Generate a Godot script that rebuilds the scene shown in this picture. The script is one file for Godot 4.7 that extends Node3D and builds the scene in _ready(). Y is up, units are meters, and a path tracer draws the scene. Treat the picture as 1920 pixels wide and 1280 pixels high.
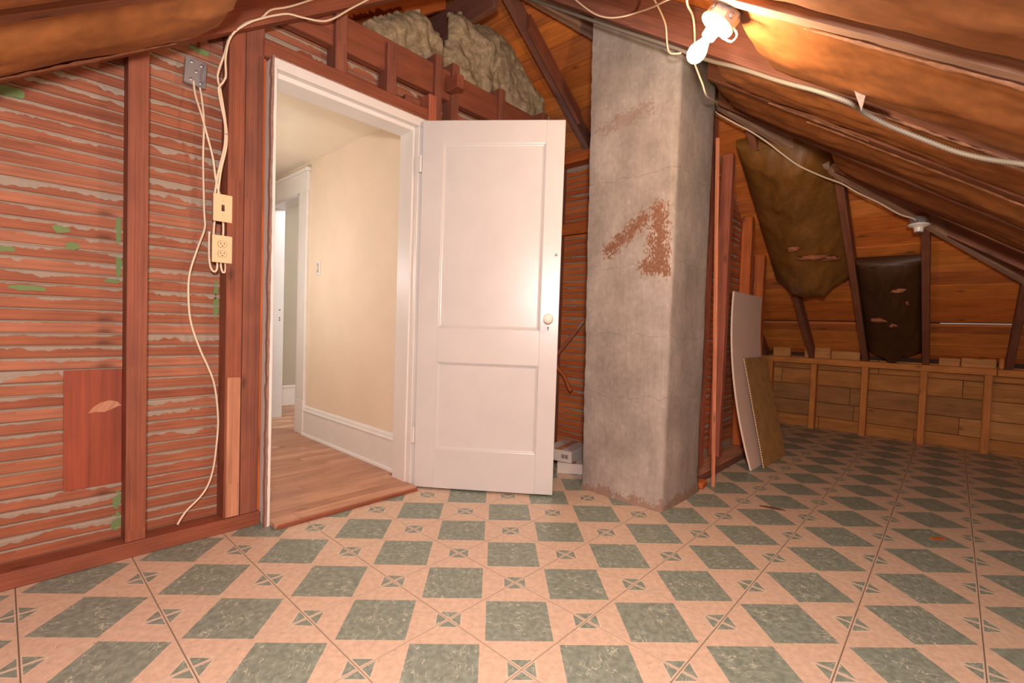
extends Node3D
# Attic corner under a hipped roof. X runs along the lath wall towards the far eave, Z towards the right-hand eave, y is up, metres.

const P := 0.69            # roof pitch, rise over run
const TILE := 0.3048
var rng := RandomNumberGenerator.new()
var used := {}
var M := {}
var T := {}

# ------------------------------------------------------------------ naming and tags
func numbered(called: String) -> String:
	var k: int = used.get(called, 0)
	used[called] = k + 1
	return called if k == 0 else "%s_%03d" % [called, k]

func tag(o: Node, label: String, category: String, group := "") -> void:
	o.set_meta("label", label)
	o.set_meta("category", category)
	if group != "":
		o.set_meta("group", group)

func thing(called: String, label: String, category: String, at := Vector3.ZERO, group := "") -> Node3D:
	var o := Node3D.new()
	o.name = numbered(called)
	add_child(o)
	o.position = at
	tag(o, label, category, group)
	return o

func setting(called: String, label := "", category := "") -> Node3D:
	var o := Node3D.new()
	o.name = called
	add_child(o)
	o.set_meta("kind", "structure")
	if label != "":
		o.set_meta("label", label)
		o.set_meta("category", category)
	return o

func put(mesh: Mesh, called: String, m: Material, parent: Node, at := Vector3.ZERO, basis := Basis()) -> MeshInstance3D:
	var o := MeshInstance3D.new()
	o.name = numbered(called) if parent == self else called
	o.mesh = mesh
	o.material_override = m
	o.transform = Transform3D(basis, at)
	o.cast_shadow = GeometryInstance3D.SHADOW_CASTING_SETTING_ON
	parent.add_child(o, true)
	return o

# ------------------------------------------------------------------ mesh helpers
func stool() -> SurfaceTool:
	var st := SurfaceTool.new()
	st.begin(Mesh.PRIMITIVE_TRIANGLES)
	return st

func tri(st: SurfaceTool, a: Vector3, b: Vector3, c: Vector3, out: Vector3, uvs = null) -> void:
	var n := (b - a).cross(c - a)
	if n.length() < 1e-12:
		return
	n = n.normalized()
	var flip := n.dot(out) > 0.0
	if not flip:
		n = -n
	var pts := [a, c, b] if flip else [a, b, c]
	var uv = [Vector2.ZERO, Vector2.ZERO, Vector2.ZERO]
	if uvs != null:
		uv = [uvs[0], uvs[2], uvs[1]] if flip else uvs
	n = n if flip else -n
	if n.dot(out) < 0.0:
		n = -n
	for i in 3:
		st.set_normal(n)
		st.set_uv(uv[i])
		st.add_vertex(pts[i])

func quad(st: SurfaceTool, a: Vector3, b: Vector3, c: Vector3, d: Vector3, out: Vector3, uvs = null) -> void:
	if uvs == null:
		tri(st, a, b, c, out)
		tri(st, a, c, d, out)
	else:
		tri(st, a, b, c, out, [uvs[0], uvs[1], uvs[2]])
		tri(st, a, c, d, out, [uvs[0], uvs[2], uvs[3]])

# chamfered box; u of the texture runs along its longest side, in metres, from a given offset
func add_box(st: SurfaceTool, size: Vector3, bevel := 0.002, at := Vector3.ZERO, off := Vector2.ZERO, basis := Basis()) -> void:
	var h := size * 0.5
	var b := minf(bevel, minf(h.x, minf(h.y, h.z)) * 0.8)
	var long := 0
	if size.y > size[long]: long = 1
	if size.z > size[long]: long = 2
	var face := func(axis: int, s: Vector3) -> Vector3:
		var p := Vector3.ZERO
		for k in 3:
			p[k] = s[k] * (h[k] if k == axis else h[k] - b)
		return p
	var uvof := func(axis: int, p: Vector3) -> Vector2:
		var across := 0.0
		for k in 3:
			if k != long and (k != axis or axis == long):
				across += p[k]
		return Vector2(p[long], across + axis * 0.37) + off
	for axis in 3:
		var k1 := (axis + 1) % 3
		var k2 := (axis + 2) % 3
		for sg: float in [-1.0, 1.0]:
			var pts := []
			for c in [[-1, -1], [1, -1], [1, 1], [-1, 1]]:
				var s := Vector3.ZERO
				s[axis] = sg
				s[k1] = c[0]
				s[k2] = c[1]
				pts.append(face.call(axis, s))
			var out := Vector3.ZERO
			out[axis] = sg
			var uv := []
			for q in pts:
				uv.append(uvof.call(axis, q))
			quad(st, at + basis * pts[0], at + basis * pts[1], at + basis * pts[2], at + basis * pts[3], basis * out, uv)
	for axis in 3:                      # edges parallel to axis
		var k1 := (axis + 1) % 3
		var k2 := (axis + 2) % 3
		for c in [[-1, -1], [1, -1], [1, 1], [-1, 1]]:
			var lo := Vector3.ZERO
			lo[axis] = -1
			lo[k1] = c[0]
			lo[k2] = c[1]
			var hi := lo
			hi[axis] = 1
			var out := Vector3.ZERO
			out[k1] = c[0]
			out[k2] = c[1]
			var q := [face.call(k1, lo), face.call(k1, hi), face.call(k2, hi), face.call(k2, lo)]
			var uv := []
			for w in q:
				uv.append(uvof.call(k1, w))
			quad(st, at + basis * q[0], at + basis * q[1], at + basis * q[2], at + basis * q[3], basis * out, uv)
	for i in 8:
		var s := Vector3(-1 if i & 1 else 1, -1 if i & 2 else 1, -1 if i & 4 else 1)
		tri(st, at + basis * face.call(0, s), at + basis * face.call(1, s), at + basis * face.call(2, s), basis * s)

func box(size: Vector3, bevel := 0.002) -> ArrayMesh:
	var st := stool()
	add_box(st, size, bevel, Vector3.ZERO, Vector2(rng.randf() * 5.0, rng.randf() * 2.0))
	return st.commit()

# box given by its two corners
func slab(a: Vector3, b: Vector3, called: String, m: Material, parent: Node, bevel := 0.002) -> MeshInstance3D:
	return put(box((b - a).abs(), bevel), called, m, parent, (a + b) * 0.5)

# a flat polygon pushed along ext
func add_prism(st: SurfaceTool, pts: Array, ext: Vector3, grain := Vector3.ZERO) -> void:
	var n := Vector3.ZERO
	for i in pts.size():
		n += (pts[i] as Vector3).cross(pts[(i + 1) % pts.size()])
	n = n.normalized()
	var ex := grain if grain != Vector3.ZERO else (pts[1] - pts[0] as Vector3)
	ex = ex.normalized()
	var ey := n.cross(ex).normalized()
	var flat := PackedVector2Array()
	var off := Vector2(rng.randf() * 5.0, rng.randf() * 2.0)
	for p in pts:
		flat.append(Vector2((p as Vector3).dot(ex), (p as Vector3).dot(ey)))
	var idx := Geometry2D.triangulate_polygon(flat)
	var up := n if n.dot(ext) < 0.0 else -n      # outward at the start face
	for i in range(0, idx.size(), 3):
		var a: Vector3 = pts[idx[i]]
		var b: Vector3 = pts[idx[i + 1]]
		var c: Vector3 = pts[idx[i + 2]]
		var uv := [flat[idx[i]] + off, flat[idx[i + 1]] + off, flat[idx[i + 2]] + off]
		tri(st, a, b, c, up, uv)
		tri(st, a + ext, b + ext, c + ext, -up, uv)
	for i in pts.size():
		var a: Vector3 = pts[i]
		var b: Vector3 = pts[(i + 1) % pts.size()]
		var out := (b - a).cross(n)
		var l := (b - a).length()
		var e := ext.length()
		quad(st, a, b, b + ext, a + ext, out, [off, off + Vector2(l, 0), off + Vector2(l, e), off + Vector2(0, e)])

func prism(pts: Array, ext: Vector3, grain := Vector3.ZERO) -> ArrayMesh:
	var st := stool()
	add_prism(st, pts, ext, grain)
	return st.commit()

# a grid of points with smooth normals
func grid_mesh(pts: PackedVector3Array, uv: PackedVector2Array, nu: int, nv: int, wrap := false, caps := false) -> ArrayMesh:
	var idx := PackedInt32Array()
	var lu := nu if wrap else nu - 1
	for j in nv - 1:
		for i in lu:
			var a := j * nu + i
			var b := j * nu + (i + 1) % nu
			var c := a + nu
			var d := b + nu
			idx.append_array(PackedInt32Array([a, c, b, b, c, d]))
	if caps:
		for j in [0, nv - 1]:
			var mid := Vector3.ZERO
			for i in nu:
				mid += pts[j * nu + i]
			pts.append(mid / nu)
			uv.append(uv[j * nu])
			var m := pts.size() - 1
			for i in nu:
				var a: int = j * nu + i
				var b: int = j * nu + (i + 1) % nu
				idx.append_array(PackedInt32Array([m, a, b]) if j == 0 else PackedInt32Array([m, b, a]))
	return indexed(pts, uv, idx)

func indexed(pts: PackedVector3Array, uv: PackedVector2Array, idx: PackedInt32Array) -> ArrayMesh:
	var nor := PackedVector3Array()
	nor.resize(pts.size())
	for t in range(0, idx.size(), 3):
		var n := (pts[idx[t + 2]] - pts[idx[t]]).cross(pts[idx[t + 1]] - pts[idx[t]])
		for k in 3:
			nor[idx[t + k]] += n
	for i in nor.size():
		nor[i] = nor[i].normalized() if nor[i].length() > 1e-12 else Vector3.UP
	var arr := []
	arr.resize(Mesh.ARRAY_MAX)
	arr[Mesh.ARRAY_VERTEX] = pts
	arr[Mesh.ARRAY_NORMAL] = nor
	arr[Mesh.ARRAY_TEX_UV] = uv
	arr[Mesh.ARRAY_INDEX] = idx
	var m := ArrayMesh.new()
	m.add_surface_from_arrays(Mesh.PRIMITIVE_TRIANGLES, arr)
	return m

func smooth_path(p: Array, step := 0.02) -> PackedVector3Array:
	var out := PackedVector3Array()
	for i in p.size() - 1:
		var a: Vector3 = p[maxi(i - 1, 0)]
		var b: Vector3 = p[i]
		var c: Vector3 = p[i + 1]
		var d: Vector3 = p[mini(i + 2, p.size() - 1)]
		var n := maxi(2, int(b.distance_to(c) / step))
		for k in n:
			out.append(b.cubic_interpolate(c, a, d, float(k) / n))
	out.append(p[p.size() - 1])
	return out

func tube(path: PackedVector3Array, r: float, sides := 8, rib := 0.0, flat := 1.0) -> ArrayMesh:
	var pts := PackedVector3Array()
	var uv := PackedVector2Array()
	var side := Vector3.UP
	for i in path.size():
		var t := (path[mini(i + 1, path.size() - 1)] - path[maxi(i - 1, 0)]).normalized()
		side = (side - t * side.dot(t))
		if side.length() < 0.01:
			side = t.cross(Vector3(0.3, 0.2, 0.9))
		side = side.normalized()
		var up := t.cross(side)
		var rr := r * (1.0 - rib * float(i % 2))
		for k in sides:
			var a := TAU * k / sides
			pts.append(path[i] + (side * cos(a) * flat + up * sin(a)) * rr)
			uv.append(Vector2(float(i) * 0.05, float(k) / sides))
	return grid_mesh(pts, uv, sides, path.size(), true, true)

func cable(p: Array, r := 0.004) -> ArrayMesh:
	return tube(smooth_path(p), r, 8)

# profile: (radius, height) pairs turned about y
func lathe(profile: Array, sides := 24) -> ArrayMesh:
	var pts := PackedVector3Array()
	var uv := PackedVector2Array()
	for q in profile:
		for k in sides:
			var a := TAU * k / sides
			pts.append(Vector3(cos(a) * q.x, q.y, sin(a) * q.x))
			uv.append(Vector2(float(k) / sides, q.y))
	return grid_mesh(pts, uv, sides, profile.size(), true, true)

# ------------------------------------------------------------------ textures and materials
func noise(sd: int, freq: float, octaves := 4, kind := FastNoiseLite.TYPE_SIMPLEX_SMOOTH) -> FastNoiseLite:
	var n := FastNoiseLite.new()
	n.seed = sd
	n.frequency = freq
	n.noise_type = kind
	n.fractal_octaves = octaves
	return n

func painted(w: int, h: int, f: Callable) -> ImageTexture:
	var data := PackedByteArray()
	data.resize(w * h * 3)
	var k := 0
	for y in h:
		for x in w:
			var c: Color = f.call(x, y)
			data[k] = int(clampf(c.r, 0, 1) * 255.0)
			data[k + 1] = int(clampf(c.g, 0, 1) * 255.0)
			data[k + 2] = int(clampf(c.b, 0, 1) * 255.0)
			k += 3
	return ImageTexture.create_from_image(Image.create_from_data(w, h, false, Image.FORMAT_RGB8, data))

func rgb(r: float, g: float, b: float) -> Color:
	return Color(r / 255.0, g / 255.0, b / 255.0)

func mat(c: Color, rough := 0.8, tex: Texture2D = null, uv := Vector3.ONE, metal := 0.0) -> StandardMaterial3D:
	var m := StandardMaterial3D.new()
	m.albedo_color = c
	m.roughness = rough
	m.metallic = metal
	if tex != null:
		m.albedo_texture = tex
		m.uv1_scale = uv
	return m

func wood(c: Color, rough := 0.75) -> StandardMaterial3D:
	return mat(c, rough, T.grain, Vector3(0.45, 3.2, 1))

func make_textures() -> void:
	# sawn wood: long streaks, soft blotches and a few knots, drawn in light tones and tinted by each material
	var a := noise(11, 0.02, 4).get_seamless_image(512, 512)
	var b := noise(12, 0.006, 3).get_seamless_image(512, 512)
	var fine := noise(13, 0.09, 3).get_seamless_image(512, 512)
	T.grain = painted(512, 512, func(x, y):
		var warp := int(b.get_pixel(x, y).r * 26.0)
		var g: float = a.get_pixel((x / 9) % 512, (y * 3 + warp) % 512).r
		var f: float = fine.get_pixel((x / 5) % 512, (y * 2) % 512).r
		var l: float = b.get_pixel((x * 2) % 512, y).r
		var v := 0.86 + 0.11 * (g - 0.5) * 2.0 + 0.10 * (f - 0.5) + 0.16 * (l - 0.5)
		for kn in [Vector2(90, 130), Vector2(330, 400), Vector2(420, 60)]:
			var d := Vector2((x - kn.x) / 5.0, (y - kn.y) / 13.0).length()
			v -= 0.30 * exp(-d * d * 0.6)
		return Color(v + 0.03, v, v - 0.02))
	# kraft paper facing: mottled brown with faint creases
	var k1 := noise(21, 0.035, 5).get_seamless_image(512, 512)
	var k2 := noise(22, 0.008, 3).get_seamless_image(512, 512)
	T.kraft = painted(512, 512, func(x, y):
		var v: float = 0.86 + 0.16 * (k1.get_pixel(x, y).r - 0.5) + 0.14 * (k2.get_pixel(x, y).r - 0.5)
		return Color(v + 0.03, v, v - 0.04))
	# glass-fibre wool
	var f1 := noise(31, 0.05, 5)
	var f2 := noise(32, 0.016, 4)
	T.wool = painted(384, 384, func(x, y):
		var wx: float = x + 30.0 * f2.get_noise_2d(x, y)
		var wy: float = y + 30.0 * f2.get_noise_2d(x + 500, y)
		var v: float = 0.74 + 0.16 * f1.get_noise_2d(wx * 1.6, wy * 0.5) + 0.16 * f2.get_noise_2d(x * 0.8, y)
		var bright := 1.0 if f1.get_noise_2d(wx * 0.9 + 90, wy * 2.0) > 0.42 else 0.0
		v += 0.10 * bright
		return Color(v + 0.02, v - 0.01, v - 0.09))
	# vinyl floor tiles: green marbled diamond, crossed green square at each corner, cream ground with scuffs
	T.tiles = []
	for s in 4:
		var vein := noise(100 + s, 0.0055, 4)
		var warp := noise(110 + s, 0.012, 3)
		var mott := noise(120 + s, 0.02, 4)
		var scr := noise(130 + s, 0.05, 2)
		var scr2 := noise(140 + s, 0.012, 2)
		T.tiles.append(painted(512, 512, func(x, y):
			var u: float = (x + 0.5) / 512.0
			var v: float = (y + 0.5) / 512.0
			var cu := minf(u, 1.0 - u)
			var cv := minf(v, 1.0 - v)
			var green := absf(u - 0.5) + absf(v - 0.5) < 0.463
			var line := minf(cu, cv)
			var m: float = mott.get_noise_2d(x, y)
			if cu + cv < 0.19 and not green:
				green = cu > 0.018 and cv > 0.018 and cu + cv < 0.172
				if not green and line > 0.008:
					return rgb(212, 194, 174) * (1.0 + 0.06 * m)
			if green:
				var wx: float = x + 24.0 * warp.get_noise_2d(x, y)
				var wy: float = y + 24.0 * warp.get_noise_2d(x + 700, y)
				var r := absf(vein.get_noise_2d((wx + wy) * 0.7, (wx - wy) * 2.0))
				var gate: float = clampf(0.75 + 1.6 * warp.get_noise_2d(x * 0.6 + 300, y * 0.6), 0.0, 1.0)
				var k := clampf(1.0 - r / 0.05, 0.0, 1.0) * gate
				var base := rgb(128, 142, 130) * (1.0 + 0.16 * m)
				return base.lerp(rgb(205, 207, 188), 0.95 * k)
			if line < 0.007:
				return rgb(176, 158, 138)
			var c := rgb(206, 184, 162) * (1.0 + 0.07 * m)
			var g2: float = scr2.get_noise_2d(x, y)
			var hair := absf(scr.get_noise_2d((x + y) * 0.35, (x - y) * 1.7 + 60.0 * g2))
			if hair < 0.024 and mott.get_noise_2d(x + 900, y) > 0.06:
				c = c.lerp(rgb(128, 92, 70), 0.65)
			return c))
	# chimney render: left half of the sheet is the front, right half the side
	var c1 := noise(41, 0.012, 5)
	var c2 := noise(42, 0.05, 4)
	var c3 := noise(43, 0.006, 3)
	var c4 := noise(44, 0.16, 2)
	var segs := [[Vector2(-1.385, 1.35), Vector2(-1.20, 1.50), 0.028], [Vector2(-1.125, 1.53), Vector2(-1.10, 1.27), 0.035], [Vector2(-1.17, 1.25), Vector2(-1.08, 1.23), 0.03], [Vector2(-1.16, 1.40), Vector2(-1.14, 1.27), 0.012]]
	T.chimney = painted(512, 1280, func(x, y):
		var h: float = (1280 - y) / 1280.0 * 2.9
		var front: bool = x < 256
		var z: float = -1.53 + (x / 256.0) * 0.485 if front else -1.045
		var v: float = 0.60 + 0.06 * c1.get_noise_2d(x, y * 0.8) + 0.035 * c2.get_noise_2d(x, y) + 0.07 * c3.get_noise_2d(x * 0.6, y * 0.5)
		v += 0.022 * c2.get_noise_2d(x * 2.5 + 300, y * 0.12)
		if c4.get_noise_2d(x * 0.7, y * 0.25) > 0.62:
			v += 0.07
		var c := Color(v + 0.01, v - 0.025, v - 0.055)
		for q in [1.265, 0.885, 0.56, 1.73]:
			var wave: float = q + 0.035 * c3.get_noise_2d(x * 1.6 + 1000.0 * q, 7.0) + 0.03 * (z + 1.3)
			if absf(h - wave) < 0.0022 and c2.get_noise_2d(x * 0.5, q * 900.0) > -0.25:
				c = c * 0.88
		if front:
			var e2: float = Vector2((z + 1.33) / 0.13, (h - 2.045 - 0.12 * (z + 1.33)) / 0.035).length() - 1.0 + 0.9 * c1.get_noise_2d(x * 2.0, y * 2.0)
			if e2 + 1.1 * c4.get_noise_2d(x * 0.6, y * 0.6) < 0.0:
				c = c.lerp(rgb(128, 98, 82), 0.35)
			for s in segs:
				var p := Vector2(z, h)
				var d: float = p.distance_to(Geometry2D.get_closest_point_to_segment(p, s[0], s[1])) - s[2]
				if d + 0.045 * c4.get_noise_2d(x * 1.3, y * 0.6) + 0.03 * c2.get_noise_2d(x, y) < 0.004:
					c = rgb(124, 88, 68) * (1.0 + 0.15 * c2.get_noise_2d(x * 2, y * 2))
		var edge: float = 0.035 + 0.05 * c1.get_noise_2d(x * 2.0, 33.0) + 0.035 * c2.get_noise_2d(x * 2.0, y * 2.0)
		if h < edge:
			c = c.lerp(rgb(132, 96, 76), 0.55)
		return c)
	# flat mottling for painted woodwork and plaster
	var p1 := noise(51, 0.01, 5).get_seamless_image(256, 256)
	T.paint = painted(256, 256, func(x, y):
		var v: float = 0.965 + 0.03 * (p1.get_pixel(x, y).r - 0.5)
		return Color(v, v, v))

func make_materials() -> void:
	M.lath = []
	for c in [rgb(174, 111, 80), rgb(166, 102, 72), rgb(182, 121, 92), rgb(156, 91, 64), rgb(170, 106, 78)]:
		M.lath.append(wood(c, 0.8))
	M.lath_warm_lit = []  # same laths, with the warm bulb light mixed into their colour
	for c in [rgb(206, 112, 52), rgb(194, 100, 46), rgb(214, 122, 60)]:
		M.lath_warm_lit.append(wood(c, 0.8))
	M.stud = wood(rgb(152, 88, 62), 0.7)
	M.stud2 = wood(rgb(146, 90, 70), 0.7)
	M.stud_pink = wood(rgb(190, 112, 84), 0.75)
	M.pale = wood(rgb(205, 150, 118), 0.85)
	M.orange = wood(rgb(206, 112, 50), 0.7)
	M.rafter = wood(rgb(146, 94, 70), 0.7)
	M.rafter2 = wood(rgb(138, 92, 76), 0.75)
	M.hip = wood(rgb(186, 152, 130), 0.8)
	M.plank = []
	for c in [rgb(226, 136, 54), rgb(214, 122, 44), rgb(232, 146, 62), rgb(204, 120, 56)]:
		M.plank.append(wood(c, 0.8))
	M.splinter = wood(rgb(112, 72, 50), 0.85)
	M.knee = []
	for c in [rgb(192, 138, 76), rgb(204, 144, 78), rgb(180, 132, 80), rgb(216, 160, 96)]:
		M.knee.append(wood(c, 0.85))
	M.kneestud = wood(rgb(226, 150, 76), 0.75)
	M.plaster = mat(rgb(166, 150, 134), 0.95, T.paint, Vector3(3, 3, 1))
	M.backing = mat(rgb(176, 150, 128), 0.95)
	M.kraft = mat(rgb(166, 106, 56), 0.6, T.kraft, Vector3(1.1, 1.1, 1))
	M.paper = mat(rgb(204, 156, 128), 0.7, T.kraft, Vector3(3, 3, 1))
	M.kraft_dark = mat(rgb(140, 98, 44), 0.5, T.kraft, Vector3(1.3, 1.3, 1))
	M.kraft_black = mat(rgb(84, 54, 32), 0.5, T.kraft, Vector3(1.3, 1.3, 1))
	M.wool = mat(rgb(214, 198, 178), 1.0, T.wool, Vector3(2.2, 2.2, 1))
	M.pinkwool = mat(rgb(226, 150, 120), 1.0, T.wool, Vector3(3, 3, 1))
	M.white = mat(rgb(214, 214, 214), 0.30, T.paint, Vector3(1.5, 1.5, 1))
	M.trim = mat(rgb(234, 231, 226), 0.4, T.paint, Vector3(1.5, 1.5, 1))
	M.chipped = mat(rgb(168, 138, 128), 0.85, T.kraft, Vector3(6, 6, 1))
	M.cream = mat(rgb(234, 216, 192), 0.75, T.paint, Vector3(1, 1, 1))
	M.grey = mat(rgb(184, 176, 160), 0.8, T.paint, Vector3(1, 1, 1))
	M.ceil = mat(rgb(236, 224, 204), 0.85, T.paint, Vector3(1, 1, 1))
	M.oak = []
	for c in [rgb(208, 162, 132), rgb(198, 150, 120), rgb(216, 172, 142), rgb(190, 142, 114), rgb(204, 156, 128)]:
		M.oak.append(wood(c, 0.34))
	M.chimney = mat(Color.WHITE, 0.92, T.chimney)
	M.tiles = []
	for t in T.tiles:
		M.tiles.append(mat(Color.WHITE, 0.42, t))
	M.cable = mat(rgb(232, 212, 184), 0.5)
	M.galv = mat(rgb(178, 180, 184), 0.42, null, Vector3.ONE, 0.85)
	M.conduit = mat(rgb(138, 130, 118), 0.55, null, Vector3.ONE, 0.2)
	M.ivory = mat(rgb(238, 202, 158), 0.4)
	M.porcelain = mat(rgb(244, 238, 228), 0.2)
	M.black = mat(rgb(22, 18, 16), 0.6)
	M.brown = mat(rgb(74, 44, 28), 0.5)
	M.drywall = mat(rgb(240, 214, 200), 0.9, T.paint, Vector3(2, 2, 1))
	M.gypsum = mat(rgb(236, 214, 196), 0.9)
	M.fibreboard = mat(rgb(198, 158, 98), 0.85, T.kraft, Vector3(2, 2, 1))
	M.carton = mat(rgb(206, 196, 188), 0.7, T.paint, Vector3(4, 4, 1))
	M.green = mat(rgb(112, 134, 84), 0.85)
	M.dark = mat(rgb(70, 48, 36), 0.9)

# ------------------------------------------------------------------ roof planes: underside of the rafters
func y1(x: float) -> float: return 0.70 + P * (5.48 - x)
func y2(z: float) -> float: return 1.545 - P * z
func y3(x: float) -> float: return 1.62 + P * x
func hip_z(x: float) -> float:           # where the right-hand slope ends against the other two
	return x - 4.255 if x > 2.075 else -0.109 - x

func rafter_x(parent: Node, z0: float, w: float, xa: float, xb: float, depth: float, f: Callable, m: Material, called := "rafter") -> void:
	put(prism([Vector3(xa, f.call(xa), z0), Vector3(xb, f.call(xb), z0), Vector3(xb, f.call(xb) + depth, z0), Vector3(xa, f.call(xa) + depth, z0)], Vector3(0, 0, w)), called, m, parent)

func rafter_z(parent: Node, x0: float, w: float, za: float, zb: float, depth: float, m: Material) -> void:
	put(prism([Vector3(x0, y2(za), za), Vector3(x0, y2(zb), zb), Vector3(x0, y2(zb) + depth, zb), Vector3(x0, y2(za) + depth, za)], Vector3(w, 0, 0)), "rafter", m, parent)

# a paper-faced blanket of insulation in one bay; across a0..a1, along l0..l1, sagging below the rafters
func batt(called: String, label: String, roof: int, a0: float, a1: float, l0: float, l1: float, sag: float, sd: int, m: Material, group := "", thick := 0.09, tuck := 0.025, crumple := 1.0) -> MeshInstance3D:
	var nz := noise(sd, 1.0, 3)
	var ns := 20
	var nl := int((l1 - l0) / 0.03) + 2
	var pts := PackedVector3Array()
	var uv := PackedVector2Array()
	for j in nl:
		var t := float(j) / (nl - 1)
		var l := lerpf(l0, l1, t)
		var under := y1(l) if roof == 1 else (y2(l) if roof == 2 else y3(l))
		var droop := sag * (0.75 + 0.5 * nz.get_noise_2d(l * 1.1, 3.0)) * clampf(minf(t, 1.0 - t) * 14.0 + 0.35, 0.0, 1.0)
		for i in ns + 2:
			var s := clampf(float(i) / (ns - 1), 0.0, 1.0)
			var y := 0.0
			var q := 0.0
			if i < ns:
				q = lerpf(a0, a1, s)
				var body := pow(sin(PI * clampf(s, 0.0, 1.0)), 0.8)
				y = under + tuck - (droop + tuck) * body
				y += crumple * body * (0.020 * nz.get_noise_2d(s * 1.6 + 9.0, l * 1.3) + 0.010 * nz.get_noise_2d(s * 5.0, l * 3.2 + s * 3.0))
				y += 0.006 * nz.get_noise_2d(l * 7.0, s * 3.0 + 40.0)
			else:
				q = a1 if i == ns else a0
				y = under + thick
			pts.append(Vector3(q, y, l) if roof == 2 else Vector3(l, y, q))
			uv.append(Vector2(l, q if i < ns else q + 0.3))
	var o := put(grid_mesh(pts, uv, ns + 2, nl, true, true), called, m, self)
	tag(o, label, "insulation", group)
	return o

# the lowest point of a batt's paper near a place on plan
func low_point(o: MeshInstance3D, x: float, z: float) -> Vector3:
	var v: PackedVector3Array = o.mesh.surface_get_arrays(0)[Mesh.ARRAY_VERTEX]
	var best := v[0]
	var bd := 1e9
	for p in v:
		var d := Vector2(p.x - x, p.z - z).length() + (p.y - best.y) * 0.02
		if d < bd:
			bd = d
			best = p
	return best

# lumps of glass wool filling an outline in the plane z = z0
func wool_lump(called: String, label: String, outline: Array, z0: float, depth: float, sd: int) -> void:
	var poly := PackedVector2Array(outline)
	var lo := poly[0]
	var hi := poly[0]
	for p in poly:
		lo = lo.min(p)
		hi = hi.max(p)
	var nz := noise(sd, 1.0, 3)
	var step := 0.0125
	var nu := int((hi.x - lo.x) / step) + 2
	var nv := int((hi.y - lo.y) / step) + 2
	var pts := PackedVector3Array()
	var uv := PackedVector2Array()
	var ok := []
	for j in nv:
		for i in nu:
			var p := lo + Vector2(i, j) * step
			var fuzz := Vector2(nz.get_noise_2d(p.x * 22.0, p.y * 22.0), nz.get_noise_2d(p.x * 22.0 + 90.0, p.y * 22.0)) * 0.02
			var inside := Geometry2D.is_point_in_polygon(p + fuzz, poly)
			var d := 1e9
			for k in poly.size():
				d = minf(d, p.distance_to(Geometry2D.get_closest_point_to_segment(p, poly[k], poly[(k + 1) % poly.size()])))
			var full := pow(clampf(d / 0.09, 0.0, 1.0), 0.5) if inside else 0.0
			var z := depth * full * (0.8 + 0.5 * nz.get_noise_2d(p.x * 3.0, p.y * 3.0)) + 0.040 * full * nz.get_noise_2d(p.x * 5.0, p.y * 3.5) + 0.010 * full * nz.get_noise_2d(p.x * 16.0, p.y * 9.0)
			ok.append(inside)
			pts.append(Vector3(p.x, p.y, z0 + z))
			uv.append(p)
	var n := pts.size()
	for i in n:
		pts.append(Vector3(pts[i].x, pts[i].y, z0 - 0.012))
		uv.append(uv[i])
	var idx := PackedInt32Array()
	for j in nv - 1:
		for i in nu - 1:
			var a := j * nu + i
			var c := a + nu
			if ok[a] or ok[a + 1] or ok[c] or ok[c + 1]:
				idx.append_array(PackedInt32Array([a, c, a + 1, a + 1, c, c + 1, n + a, n + a + 1, n + c, n + a + 1, n + c + 1, n + c]))
	var o := put(indexed(pts, uv, idx), called, M.wool, self)
	tag(o, label, "insulation")

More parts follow.
